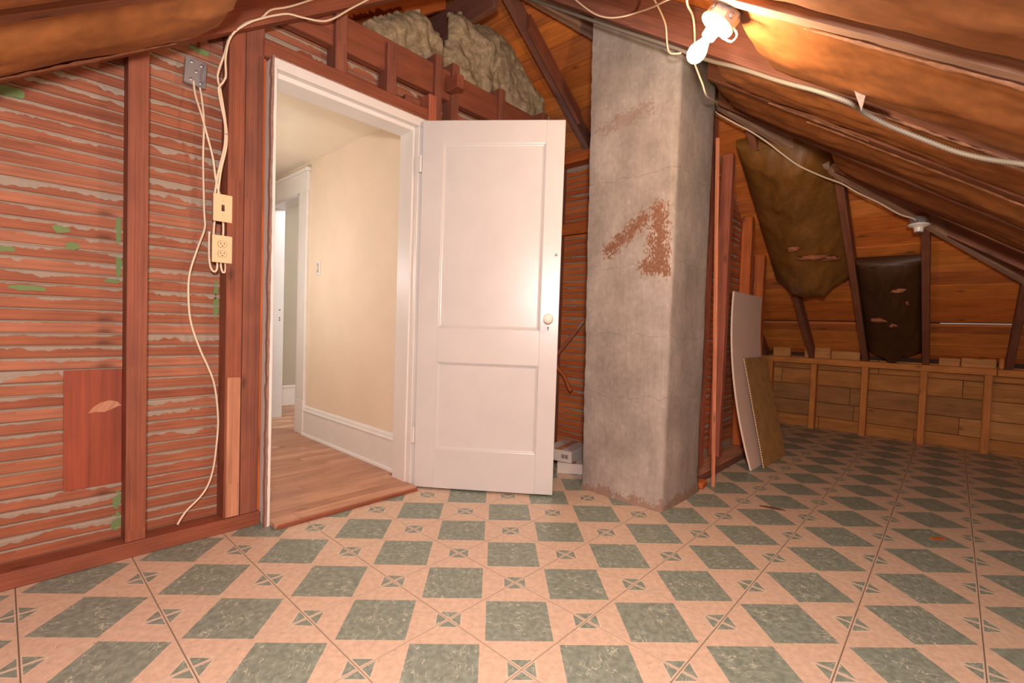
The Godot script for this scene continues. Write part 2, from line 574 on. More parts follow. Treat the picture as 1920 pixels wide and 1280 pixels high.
# rows of wooden lath with plaster squeezed out between them. The wall runs along dir from origin; face is its outward normal
func lath_field(parent: Node, origin: Vector3, dir: Vector3, face: Vector3, u0: Callable, u1: Callable, ya: float, yb: float, bays: Array, sd: int, heavy := 1.0, pool: Array = []) -> void:
	if pool.is_empty():
		pool = M.lath
	var pitch := 0.0435
	var lr := RandomNumberGenerator.new()
	lr.seed = sd
	var shapes := {}
	var nz := noise(sd, 1.0, 4)
	var keys := stool()
	var basis := Basis(dir, Vector3.UP, face if dir.cross(Vector3.UP).dot(face) > 0 else -face)
	var y := ya
	while y + 0.036 < yb:
		var a: float = u0.call(y)
		var b: float = u1.call(y)
		if b - a > 0.06:
			var key := "%.2f_%d" % [b - a, lr.randi() % 3]
			if not shapes.has(key):
				shapes[key] = box(Vector3(b - a, 0.0362, 0.007), 0.0015)
			var tilt := Basis(face, lr.randf_range(-0.0022, 0.0022))
			put(shapes[key], "lath", pool[lr.randi() % pool.size()], parent, origin + dir * (a + b) * 0.5 + Vector3(0, y + 0.018, 0) + face * (0.0035 + lr.randf_range(-0.0012, 0.0012)), tilt * basis)
			for bay in bays:
				var p: float = maxf(bay[0], a)
				var q: float = minf(bay[1], b)
				if q - p < 0.04:
					continue
				var amp := heavy * (0.0025 + 0.020 * pow(lr.randf(), 1.9))
				var lift := lr.randf_range(0.0, 0.003)
				var n := int((q - p) / 0.008) + 2
				var prev := []
				for i in n + 1:
					var u := lerpf(p, q, float(i) / n)
					var low := 0.002 + amp * clampf(0.55 + 1.25 * nz.get_noise_2d(u * 6.0, y * 40.0) + 0.5 * nz.get_noise_2d(u * 34.0, y * 40.0), 0.0, 1.6)
					var bulge := 0.0085 + 0.004 * nz.get_noise_2d(u * 30.0, y * 90.0) + low * 0.12
					var top := y + 0.0395 + lift * 0.6
					var mid := y + 0.0372 - low * 0.35
					var end := y + 0.0375 - low
					var base := origin + dir * u
					var row := [base + Vector3(0, top, 0) + face * 0.001, base + Vector3(0, top - 0.002, 0) + face * bulge * 0.8, base + Vector3(0, mid, 0) + face * bulge, base + Vector3(0, end, 0) + face * (bulge * 0.8), base + Vector3(0, end - 0.0006, 0) + face * 0.0062]
					if i > 0:
						for k in 4:
							quad(keys, prev[k], row[k], row[k + 1], prev[k + 1], face)
					prev = row
		y += pitch + lr.randf_range(-0.001, 0.001)
	var o := put(keys.commit(), "plaster_keys", M.plaster, parent)
	o.set_meta("kind", "stuff")
	o.set_meta("label", "grey plaster squeezed out between the laths")

# ------------------------------------------------------------------ camera and light
func camera_and_light() -> void:
	var cam := Camera3D.new()
	cam.name = "camera"
	cam.fov = rad_to_deg(2.0 * atan(640.0 / 892.45))
	cam.near = 0.02
	cam.far = 60.0
	var yaw := 0.0382
	var pitch := -0.0324
	var roll := 0.0334
	var s := sqrt(0.5)
	var fw := Vector3(sin(yaw) * cos(pitch), sin(pitch), cos(yaw) * cos(pitch))
	var rt := Vector3(cos(yaw), 0, -sin(yaw))
	var up := fw.cross(rt)
	var r2 := rt * cos(roll) + up * sin(roll)
	var u2 := -rt * sin(roll) + up * cos(roll)
	var house := func(d: Vector3) -> Vector3: return Vector3((d.x + d.z) * s, d.y, (d.x - d.z) * s)
	cam.transform = Transform3D(Basis(house.call(r2), house.call(u2), -house.call(fw)), Vector3(0, 0.9168, 0))
	add_child(cam)
	cam.current = true
	var we := WorldEnvironment.new()
	we.name = "environment"
	var e := Environment.new()
	e.background_mode = Environment.BG_COLOR
	e.background_color = Color(0.86, 0.88, 0.90)
	e.background_energy_multiplier = 1.0
	e.tonemap_mode = Environment.TONE_MAPPER_LINEAR
	e.tonemap_exposure = 1.1
	e.sdfgi_enabled = true
	e.ssao_enabled = true
	e.ssil_enabled = true
	we.environment = e
	add_child(we)

func omni(parent: Node, at: Vector3, c: Color, energy: float, size: float) -> void:
	var l := OmniLight3D.new()
	l.name = "light"
	l.position = at
	l.light_color = c
	l.light_energy = energy
	l.light_size = size
	l.omni_range = 14.0
	l.omni_attenuation = 2.0
	l.shadow_enabled = true
	parent.add_child(l, true)

# porcelain lampholder on a steel box; local -y is the way the lamp hangs
func lampholder(called: String, label: String, at: Vector3, hang: Vector3, bulb: bool, energy := 0.0, tint := Color.WHITE) -> Node3D:
	var t := thing(called, label, "lamp", at)
	var y := -hang.normalized()
	var x := y.cross(Vector3(0.3, 0.1, 0.9)).normalized()
	t.basis = Basis(x, y, x.cross(y))
	var oct := []
	for k in 8:
		oct.append(Vector3(cos(TAU * (k + 0.5) / 8) * 0.053, 0.002, sin(TAU * (k + 0.5) / 8) * 0.053))
	var jb := put(prism(oct, Vector3(0, 0.042, 0)), "junction_box", M.galv, t)
	for k in 4:
		var an := TAU * (k * 2 + 1.0) / 8.0
		put(lathe([Vector2(0.0, 0.0), Vector2(0.009, 0.0), Vector2(0.009, 0.0025), Vector2(0.006, 0.0035), Vector2(0.0, 0.0035)], 12), "knockout", M.galv, jb, Vector3(cos(an) * 0.0487, 0.022, sin(an) * 0.0487), Basis(Quaternion(Vector3.UP, Vector3(cos(an), 0, sin(an)))))
	put(lathe([Vector2(0.0, 0.002), Vector2(0.056, 0.002), Vector2(0.058, -0.002), Vector2(0.056, -0.007), Vector2(0.044, -0.012), Vector2(0.030, -0.017), Vector2(0.0255, -0.024), Vector2(0.0235, -0.046), Vector2(0.0215, -0.048), Vector2(0.018, -0.047), Vector2(0.0, -0.046)], 36), "porcelain_base", M.porcelain, t)
	if bulb:
		var g := StandardMaterial3D.new()
		g.albedo_color = Color(1, 1, 1)
		g.emission_enabled = true
		g.emission = Color(1.0, 0.90, 0.74)
		g.emission_energy_multiplier = 2.2
		put(lathe([Vector2(0.0, -0.046), Vector2(0.0135, -0.046), Vector2(0.0150, -0.056), Vector2(0.0185, -0.066), Vector2(0.0255, -0.080), Vector2(0.0295, -0.092), Vector2(0.0300, -0.102), Vector2(0.0275, -0.114), Vector2(0.0215, -0.124), Vector2(0.0125, -0.1305), Vector2(0.0, -0.1325)], 28), "bulb", g, t)
		omni(t, Vector3(0, -0.100, 0), tint, energy, 0.028)
	else:
		put(lathe([Vector2(0.0, -0.0465), Vector2(0.0135, -0.0465), Vector2(0.0135, -0.049), Vector2(0.0, -0.049)], 20), "socket", M.galv, t)
	return t

func _ready() -> void:
	rng.seed = 7
	camera_and_light()
	make_textures()
	make_materials()
	build_floor()
	build_roof()
	build_wall_left()
	build_return_and_right()
	build_far_and_close()
	build_hall()
	build_door()
	build_chimney()
	build_insulation()
	build_lamps()
	build_wiring()
	build_loose_things()

# ------------------------------------------------------------------ floor
func build_floor() -> void:
	var f := setting("floor", "green and cream checkered vinyl tile floor", "floor")
	slab(Vector3(-1.5, -0.12, -2.35), Vector3(5.75, -0.004, 1.4), "subfloor", M.dark, f, 0.0)
	var st := stool()
	var h := TILE * 0.5 - 0.0006
	var b := 0.0012
	var top := 0.0
	var c := [Vector2(-1, -1), Vector2(1, -1), Vector2(1, 1), Vector2(-1, 1)]
	var uvf := func(p: Vector3) -> Vector2: return Vector2(p.x / TILE + 0.5, p.z / TILE + 0.5)
	var up := []
	var rim := []
	for q in c:
		up.append(Vector3(q.x * (h - b), top, q.y * (h - b)))
		rim.append(Vector3(q.x * h, top - b, q.y * h))
	quad(st, up[0], up[1], up[2], up[3], Vector3.UP, [uvf.call(up[0]), uvf.call(up[1]), uvf.call(up[2]), uvf.call(up[3])])
	for k in 4:
		var n := (k + 1) % 4
		var out: Vector3 = up[k] + up[n] + Vector3.UP * 0.3
		quad(st, up[k], up[n], rim[n], rim[k], out, [uvf.call(up[k]), uvf.call(up[n]), uvf.call(rim[n]), uvf.call(rim[k])])
		var dn := Vector3(0, -0.0026, 0)
		quad(st, rim[k], rim[n], rim[n] + dn, rim[k] + dn, Vector3(out.x, 0, out.z), [uvf.call(rim[k]), uvf.call(rim[n]), uvf.call(rim[n]), uvf.call(rim[k])])
	var mesh := st.commit()
	for i in range(-4, 16):
		for j in range(-5, 7):
			var x := 0.950 + (i + 0.5) * TILE
			var z := -0.805 + (j + 0.5) * TILE
			if x < -0.9 or z > 1.1 or (x > 2.95 and z < -1.4):
				continue
			if x - 0.5 * z < -0.35 or (x < 0.9 and z > 0.45):
				continue
			put(mesh, "tile", M.tiles[rng.randi() % 4], f, Vector3(x, 0, z), Basis(Vector3.UP, PI * 0.5 * (rng.randi() % 4)))

# ------------------------------------------------------------------ roof
func build_roof() -> void:
	# far slope: bare rafters and sheathing boards
	var r1 := setting("ceiling_far", "far roof slope of bare brown sheathing boards on rafters", "roof slope")
	var w := 0.128                                   # board width measured level
	var x := 2.075
	var k := 0
	while x < 5.72:
		var xe := minf(x + w - 0.006, 5.72)
		var xa0 := 5.182 if k == 24 else x          # one joint has opened up
		var pts := []
		var up := 0.1255 + rng.randf_range(0.0, 0.006)
		for q in [[xa0, -5.5], [xe, -5.5], [xe, minf(hip_z(xe) + 0.03, 1.5)], [xa0, minf(hip_z(xa0) + 0.03, 1.5)]]:
			pts.append(Vector3(q[0], y1(q[0]) + up, q[1]))
		var pool: Array = M.plank
		put(prism(pts, Vector3(0, 0.022, 0), Vector3(0, 0, 1)), "sheathing_board", pool[rng.randi() % pool.size()], r1)
		x += w
		k += 1
	for part in [[2.0, 5.180], [5.245, 5.8]]:
		var pts := []
		for q in [[part[0], -5.6], [part[1], -5.6], [part[1], minf(hip_z(part[1]) + 0.1, 1.6)], [part[0], hip_z(part[0]) + 0.1]]:
			pts.append(Vector3(q[0], y1(q[0]) + 0.15, q[1]))
		put(prism(pts, Vector3(0, 0.03, 0)), "roofing", M.dark, r1)
	for part in [[-5.6, -0.085], [0.34, 1.05]]:       # daylight comes in only between these two
		var pts := []
		for q in [[5.180, part[0]], [5.245, part[0]], [5.245, part[1]], [5.180, part[1]]]:
			pts.append(Vector3(q[0], y1(q[0]) + 0.15, q[1]))
		put(prism(pts, Vector3(0, 0.03, 0)), "roofing", M.dark, r1)
	for z in [-3.85, -3.42, -2.99, -2.60, -2.195, -1.475, -1.045, -0.615, -0.19, 0.315, 0.75]:
		var xa := maxf(2.10, z + 0.03 + 4.255)
		rafter_x(r1, z, 0.045, xa, 5.66, 0.124, y1, M.rafter2 if z < -2.1 else M.rafter)
	put(prism([Vector3(2.35, y1(2.35) - 0.005, -2.140), Vector3(2.95, y1(2.95) - 0.005, -2.140), Vector3(2.95, y1(2.95) + 0.085, -2.140), Vector3(2.35, y1(2.35) + 0.085, -2.140)], Vector3(0, 0, 0.030)), "sister_board", M.stud, r1)
	# hip rafter between the far and the right slope
	var d := Vector3(1, -P, 1)
	var n := Vector3(0.7071, 0, -0.7071)
	var h0 := Vector3(2.06, y1(2.06) - 0.012, 2.06 - 4.255) - n * 0.02
	var h1 := Vector3(5.65, y1(5.65) - 0.012, 5.65 - 4.255) - n * 0.02
	put(prism([h0, h1, h1 + Vector3(0, 0.16, 0), h0 + Vector3(0, 0.16, 0)], n * 0.04), "hip_rafter", M.hip, r1)
	var s0 := Vector3(3.13, y1(3.13) - 0.022, 3.13 - 4.255) - n * 0.042
	var s1 := Vector3(3.60, y1(3.60) - 0.022, 3.60 - 4.255) - n * 0.042
	put(prism([s0, s1, s1 + Vector3(0, 0.085, 0), s0 + Vector3(0, 0.085, 0)], n * 0.02), "sister_board", mat(rgb(196, 172, 156), 0.85, T.grain, Vector3(0.45, 3.2, 1)), r1)
	slab(Vector3(2.055, 2.86, -5.5), Vector3(2.095, 3.06, -2.15), "ridge_board", M.rafter2, r1)

	# right slope over the camera's right hand
	var r2 := setting("ceiling_right", "right roof slope with rafters between paper faced insulation", "roof slope")
	for up in [0.185]:
		var pts := []
		for q in [[-1.55, 1.45], [5.8, 1.45], [2.075, -2.18]]:
			pts.append(Vector3(q[0], y2(q[1]) + up, q[1]))
		put(prism(pts, Vector3(0, 0.05, 0), Vector3(1, 0, 0)), "sheathing", M.plank[1], r2)
	for q in [-0.70, -0.15, 0.40, 0.95, 1.49, 2.09, 2.505, 3.04, 3.58, 4.12, 4.66, 5.2]:
		rafter_z(r2, q, 0.05, -1.0 if q == 2.505 else hip_z(q + 0.025) + 0.05, 1.32, 0.182, M.hip if q == 1.49 else (M.rafter if q != 2.09 else M.rafter2))

	# left slope above the lath wall
	var r3 := setting("ceiling_left", "left roof slope with rafters above the lath wall", "roof slope")
	var low := []
	for q in [[-1.55, -2.36], [2.075, -2.36], [2.075, -2.18], [-1.55, 1.45]]:
		low.append(Vector3(q[0], y3(q[0]) + 0.185, q[1]))
	put(prism(low, Vector3(0, 0.05, 0), Vector3(0, 0, 1)), "sheathing", M.plank[1], r3)
	var high := []
	for q in [[0.62, -5.6], [2.11, -5.6], [2.11, -2.36], [0.62, -2.36]]:
		high.append(Vector3(q[0], y3(q[0]) + 0.185, q[1]))
	put(prism(high, Vector3(0, 0.05, 0), Vector3(0, 0, 1)), "sheathing", M.plank[1], r3)
	rafter_x(r3, -2.225, 0.05, -1.45, 2.05, 0.184, y3, M.stud)
	for z in [-1.77, -1.32, -0.87, -0.42, 0.03, 0.48, 0.93]:
		rafter_x(r3, z, 0.05, -1.45, -0.135 - (z + 0.05), 0.184, y3, M.rafter)
	for z in [-2.66, -3.1, -3.55]:
		rafter_x(r3, z, 0.05, 0.72, 2.05, 0.15, y3, M.orange)
	var g0 := Vector3(-1.5, y3(-1.5) - 0.01, 1.391) + Vector3(-0.014, 0, -0.014)
	var g1 := Vector3(2.05, y3(2.05) - 0.01, -2.159) + Vector3(-0.014, 0, -0.014)
	put(prism([g0, g1, g1 + Vector3(0, 0.19, 0), g0 + Vector3(0, 0.19, 0)], Vector3(0.028, 0, 0.028)), "hip_rafter", M.rafter, r3)

# ------------------------------------------------------------------ the lath wall with the doorway
func build_wall_left() -> void:
	var w := setting("wall_left", "lath wall of reddish laths between rough studs beside the doorway", "wall")
	# plaster coat behind the laths, with the door opening left out
	put(prism([Vector3(-1.4, 0.0, -2.328), Vector3(0.80, 0.0, -2.328), Vector3(0.80, 2.04, -2.328), Vector3(1.60, 2.04, -2.328), Vector3(1.60, 0.0, -2.328), Vector3(2.80, 0.0, -2.328), Vector3(2.80, 2.36, -2.328), Vector3(0.84, 2.36, -2.328), Vector3(-1.4, y3(-1.4) + 0.16, -2.328)], Vector3(0, 0, -0.017)), "plaster_coat", M.backing, w)
	lath_field(w, Vector3(0, 0, -2.327), Vector3.RIGHT, Vector3.BACK, func(y): return maxf(-0.62, (y - 1.70) / P), func(_y): return 0.79, 0.058, 2.18, [[-0.60, -0.13], [-0.06, 0.32], [0.38, 0.645]], 301)
	lath_field(w, Vector3(0, 0, -2.327), Vector3.RIGHT, Vector3.BACK, func(_y): return 0.80, func(_y): return 2.775, 2.105, 2.29, [[0.80, 1.10], [1.155, 1.38], [1.43, 1.63], [1.74, 1.82], [1.87, 2.21], [2.26, 2.65]], 302, 1.5)
	lath_field(w, Vector3(0, 0, -2.327), Vector3.RIGHT, Vector3.BACK, func(_y): return 1.63, func(_y): return 2.775, 0.058, 2.10, [[1.745, 2.21], [2.26, 2.65]], 303)
	var front := -2.23
	for s in [[-0.125, -0.065], [0.320, 0.381], [0.645, 0.706], [0.709, 0.778]]:
		var a: float = s[0]
		var b: float = s[1]
		put(prism([Vector3(a, 0.06, front), Vector3(b, 0.06, front), Vector3(b, y3(b) + 0.1, front), Vector3(a, y3(a) + 0.1, front)], Vector3(0, 0, -0.089), Vector3.UP), "stud", M.stud2 if a > 0.7 else M.stud, w)
	put(prism([Vector3(0.780, 0.02, -2.25), Vector3(0.795, 0.02, -2.25), Vector3(0.795, 2.04, -2.25), Vector3(0.780, 2.04, -2.25)], Vector3(0, 0, -0.07), Vector3.UP), "shim", M.orange, w)
	slab(Vector3(0.652, 0.062, -2.2295), Vector3(0.704, 0.66, -2.224), "pale_strip", M.pale, w, 0.002)
	slab(Vector3(-1.3, 0.0, -2.32), Vector3(0.79, 0.058, -2.222), "sole_plate", M.stud, w, 0.004)
	slab(Vector3(1.625, 0.0, -2.32), Vector3(2.77, 0.058, -2.222), "sole_plate", M.stud, w, 0.004)
	slab(Vector3(0.775, 2.040, -2.32), Vector3(1.69, 2.118, -2.222), "header", M.stud, w, 0.004)
	slab(Vector3(0.80, 2.235, -2.30), Vector3(2.79, 2.405, -2.25), "ledger_board", M.stud, w, 0.004)
	for s in [[1.095, 1.155, 2.118, 2.46], [1.378, 1.436, 2.118, 2.372]]:
		slab(Vector3(s[0], s[2], -2.318), Vector3(s[1], s[3], -2.224), "cripple_stud", M.stud2, w, 0.003)
	for s in [[1.690, 1.742, 2.452], [1.815, 1.868, 2.452], [2.208, 2.262, 2.455], [2.652, 2.708, 2.455]]:
		slab(Vector3(s[0], 0.058, -2.318), Vector3(s[1], s[2], -2.226), "stud", M.stud2, w, 0.003)
	slab(Vector3(1.636, 0.058, -2.30), Vector3(1.688, 2.20, -2.205), "trimmer_stud", M.stud_pink, w, 0.003)
	slab(Vector3(1.601, 0.02, -2.315), Vector3(1.635, 1.989, -2.20), "shim", M.stud, w, 0.002)
	slab(Vector3(1.765, 2.262, -2.224), Vector3(1.815, 2.335, -2.12), "nailing_block", M.stud, w, 0.004)
	slab(Vector3(1.50, 2.119, -2.30), Vector3(1.60, 2.155, -2.235), "nailing_block", M.stud2, w, 0.004)
	# old green paint left on the laths
	var gr := noise(77, 1.0, 3)
	for q in [[0.150, 1.205, 0.022, 0.014], [0.178, 1.150, 0.020, 0.012], [0.070, 0.992, 0.045, 0.010], [0.012, 1.118, 0.03, 0.010], [0.306, 1.225, 0.010, 0.05], [0.308, 1.10, 0.009, 0.05], [0.632, 0.955, 0.011, 0.055], [0.631, 1.035, 0.008, 0.04], [0.306, 0.20, 0.012, 0.035], [0.304, 0.12, 0.020, 0.035], [0.392, 1.43, 0.007, 0.06], [0.290, 1.035, 0.025, 0.008], [0.03, 1.635, 0.03, 0.018], [0.392, 1.33, 0.006, 0.05], [0.56, 2.0, 0.04, 0.012]]:
		var ring := []
		for k in 18:
			var a := TAU * k / 18.0
			var rr := 1.0 + 0.45 * gr.get_noise_2d(cos(a) * 1.5 + q[0] * 40.0, sin(a) * 1.5 + q[1] * 40.0)
			ring.append(Vector3(q[0] + cos(a) * q[2] * rr, q[1] + sin(a) * q[3] * rr, -2.3192))
		put(prism(ring, Vector3(0, 0, 0.0009)), "green_paint", M.green, w)

	# door frame
	var fr := setting("trim_1", "white painted door frame with chipped edges", "door frame")
	slab(Vector3(0.796, 0.0, -2.345), Vector3(0.811, 1.9895, -2.168), "jamb", M.trim, fr, 0.002)
	slab(Vector3(1.558, 0.0, -2.345), Vector3(1.600, 1.9895, -2.186), "jamb", M.trim, fr, 0.002)
	slab(Vector3(1.546, 0.0, -2.345), Vector3(1.558, 1.975, -2.222), "door_stop", M.trim, fr, 0.002)
	slab(Vector3(0.796, 1.990, -2.345), Vector3(1.636, 2.034, -2.185), "head_jamb", M.trim, fr, 0.002)
	slab(Vector3(0.811, 1.968, -2.345), Vector3(1.558, 1.990, -2.222), "door_stop", M.trim, fr, 0.002)
	# ragged old wood and plaster along the outer edges of the frame
	var rag := noise(91, 1.0, 4)
	var side := []
	var head := []
	for i in 61:
		var y := 2.03 * i / 60.0
		side.append(Vector3(0.788 + 0.005 * rag.get_noise_1d(y * 14.0), y, -2.19))
	for i in 61:
		var y := 2.03 * (60 - i) / 60.0
		side.append(Vector3(0.7975 + 0.003 * rag.get_noise_1d(y * 22.0 + 50.0), y, -2.19))
	put(prism(side, Vector3(0, 0, 0.024)), "chipped_edge", M.chipped, fr)
	for i in 61:
		head.append(Vector3(0.80 + 0.83 * i / 60.0, 2.0285 + 0.002 * rag.get_noise_1d(i * 0.9), -2.215))
	for i in 61:
		head.append(Vector3(0.80 + 0.83 * (60 - i) / 60.0, 2.040 + 0.006 * rag.get_noise_1d((60 - i) * 0.8 + 90.0), -2.215))
	put(prism(head, Vector3(0, 0, 0.026)), "chipped_edge", M.chipped, fr)

# ------------------------------------------------------------------ the short return wall and the right-hand lath wall
func build_return_and_right() -> void:
	var w := setting("wall_return", "short lath wall between the open door and the chimney", "wall")
	slab(Vector3(2.80, 0.0, -2.36), Vector3(2.82, 2.10, -1.10), "plaster_coat", M.backing, w, 0.0)
	lath_field(w, Vector3(2.797, 0, 0), Vector3.BACK, Vector3.LEFT, func(_y): return -2.32, func(_y): return -1.28, 0.085, 2.065, [[-2.05, -1.30]], 401, 0.55, M.lath_warm_lit)
	slab(Vector3(2.705, 0.058, -2.15), Vector3(2.79, 2.06, -2.098), "stud", M.rafter, w, 0.003)
	slab(Vector3(2.735, 1.575, -2.098), Vector3(2.79, 1.655, -1.54), "blocking", M.orange, w, 0.003)
	slab(Vector3(2.70, 2.06, -2.32), Vector3(2.795, 2.13, -1.54), "top_plate", M.orange, w, 0.004)
	slab(Vector3(2.71, 0.0, -2.22), Vector3(2.795, 0.08, -1.54), "sole_plate", M.stud2, w, 0.004)

	var b := setting("wall_right", "lath wall with rough studs beyond the chimney", "wall")
	put(prism([Vector3(2.77, 0, -1.275), Vector3(4.50, 0, -1.275), Vector3(4.50, y1(4.50) + 0.1, -1.275), Vector3(2.95, y1(2.95) + 0.1, -1.275), Vector3(2.77, 2.5, -1.275)], Vector3(0, 0, -0.02)), "plaster_coat", M.backing, b)
	lath_field(b, Vector3(0, 0, -1.272), Vector3.RIGHT, Vector3.BACK, func(_y): return 2.79, func(y): return minf(4.48, 5.48 - (y - 0.78) / P), 0.09, 2.13, [[2.80, 3.105], [3.195, 3.483], [3.547, 3.98], [4.06, 4.34]], 402, 0.8, M.lath_warm_lit)
	for s in [[3.105, 3.195, -1.185, 2.30, M.stud_pink], [3.483, 3.547, -1.187, 2.18, M.stud_pink], [3.980, 4.060, -1.187, 1.86, M.orange], [4.340, 4.425, -1.187, 1.60, M.orange]]:
		var t := minf(s[3], y1(s[0]) + 0.10)
		slab(Vector3(s[0], 0.03, -1.263), Vector3(s[1], t, s[2]), "stud", s[4], b, 0.006)
	slab(Vector3(2.77, 0.0, -1.265), Vector3(4.50, 0.028, -1.11), "sole_plate", M.pale, b, 0.002)
	slab(Vector3(2.79, 0.0, -1.108), Vector3(4.50, 0.036, -1.088), "floor_strip", M.rafter2, b, 0.003)
	slab(Vector3(4.48, 0.0, -2.7), Vector3(4.50, 1.50, -1.275), "end_board", M.plank[1], b, 0.0)

# ------------------------------------------------------------------ low wall under the far eave and the outer walls
func build_far_and_close() -> void:
	var w := setting("wall_far", "low knee wall of studs and boards under the far eave", "wall")
	slab(Vector3(5.48, 0.642, -2.7), Vector3(5.60, 0.698, 0.27), "top_plate", M.kneestud, w, 0.004)
	slab(Vector3(5.48, 0.642, 0.274), Vector3(5.60, 0.698, 1.35), "top_plate", M.kneestud, w, 0.004)
	for z in [-2.25, -1.84, -1.42, -1.025, -0.615, -0.20, 0.20, 0.62, 1.03]:
		slab(Vector3(5.48, 0.0, z), Vector3(5.565, 0.642, z + 0.05), "stud", M.kneestud, w, 0.004)
	var y := 0.0
	var hts := [0.115, 0.150, 0.165, 0.155, 0.13]
	for h in hts:
		var z := -2.7
		while z < 1.35:
			var l := rng.randf_range(0.7, 1.5)
			var e := minf(z + l, 1.36)
			slab(Vector3(5.570 + rng.randf_range(0.0, 0.006), y, z), Vector3(5.592, y + h - 0.004, e - 0.003), "board", M.knee[rng.randi() % M.knee.size()], w, 0.002)
			z = e
		y += h
	slab(Vector3(5.593, -0.1, -2.8), Vector3(5.62, 0.80, 1.4), "outer_boarding", M.dark, w, 0.0)
	for q in [[-1.375, -1.215, 0.095], [-1.09, -0.87, 0.108], [-0.865, -0.635, 0.085], [-0.085, 0.05, 0.07], [0.055, 0.265, 0.078]]:
		slab(Vector3(5.50, 0.698, q[0]), Vector3(5.56, 0.698 + q[2], q[1]), "block", M.knee[3], w, 0.006)
	slab(Vector3(5.49, 0.698, 0.278), Vector3(5.55, 0.79, 0.312), "block", M.kneestud, w, 0.01)
	# walls that close the attic outside the view
	var c := setting("wall_right_eave")
	slab(Vector3(-1.5, 0.0, 1.22), Vector3(5.62, 0.90, 1.30), "board", M.knee[0], c, 0.0)
	var l := setting("wall_left_eave")
	slab(Vector3(-1.42, 0.0, -2.36), Vector3(-1.34, 0.90, 1.30), "board", M.knee[0], l, 0.0)
	var e := setting("wall_far_end")
	slab(Vector3(4.40, 0.0, -2.80), Vector3(5.62, 1.70, -2.70), "board", M.plank[0], e, 0.0)
	put(prism([Vector3(0.6, 2.13, -5.50), Vector3(4.42, 2.13, -5.50), Vector3(4.42, 1.58, -5.50), Vector3(5.72, 0.6, -5.50), Vector3(5.72, 0.9, -5.50), Vector3(2.075, 3.3, -5.50), Vector3(0.6, 2.3, -5.50)], Vector3(0, 0, -0.05)), "gable_boarding", M.plank[0], e)

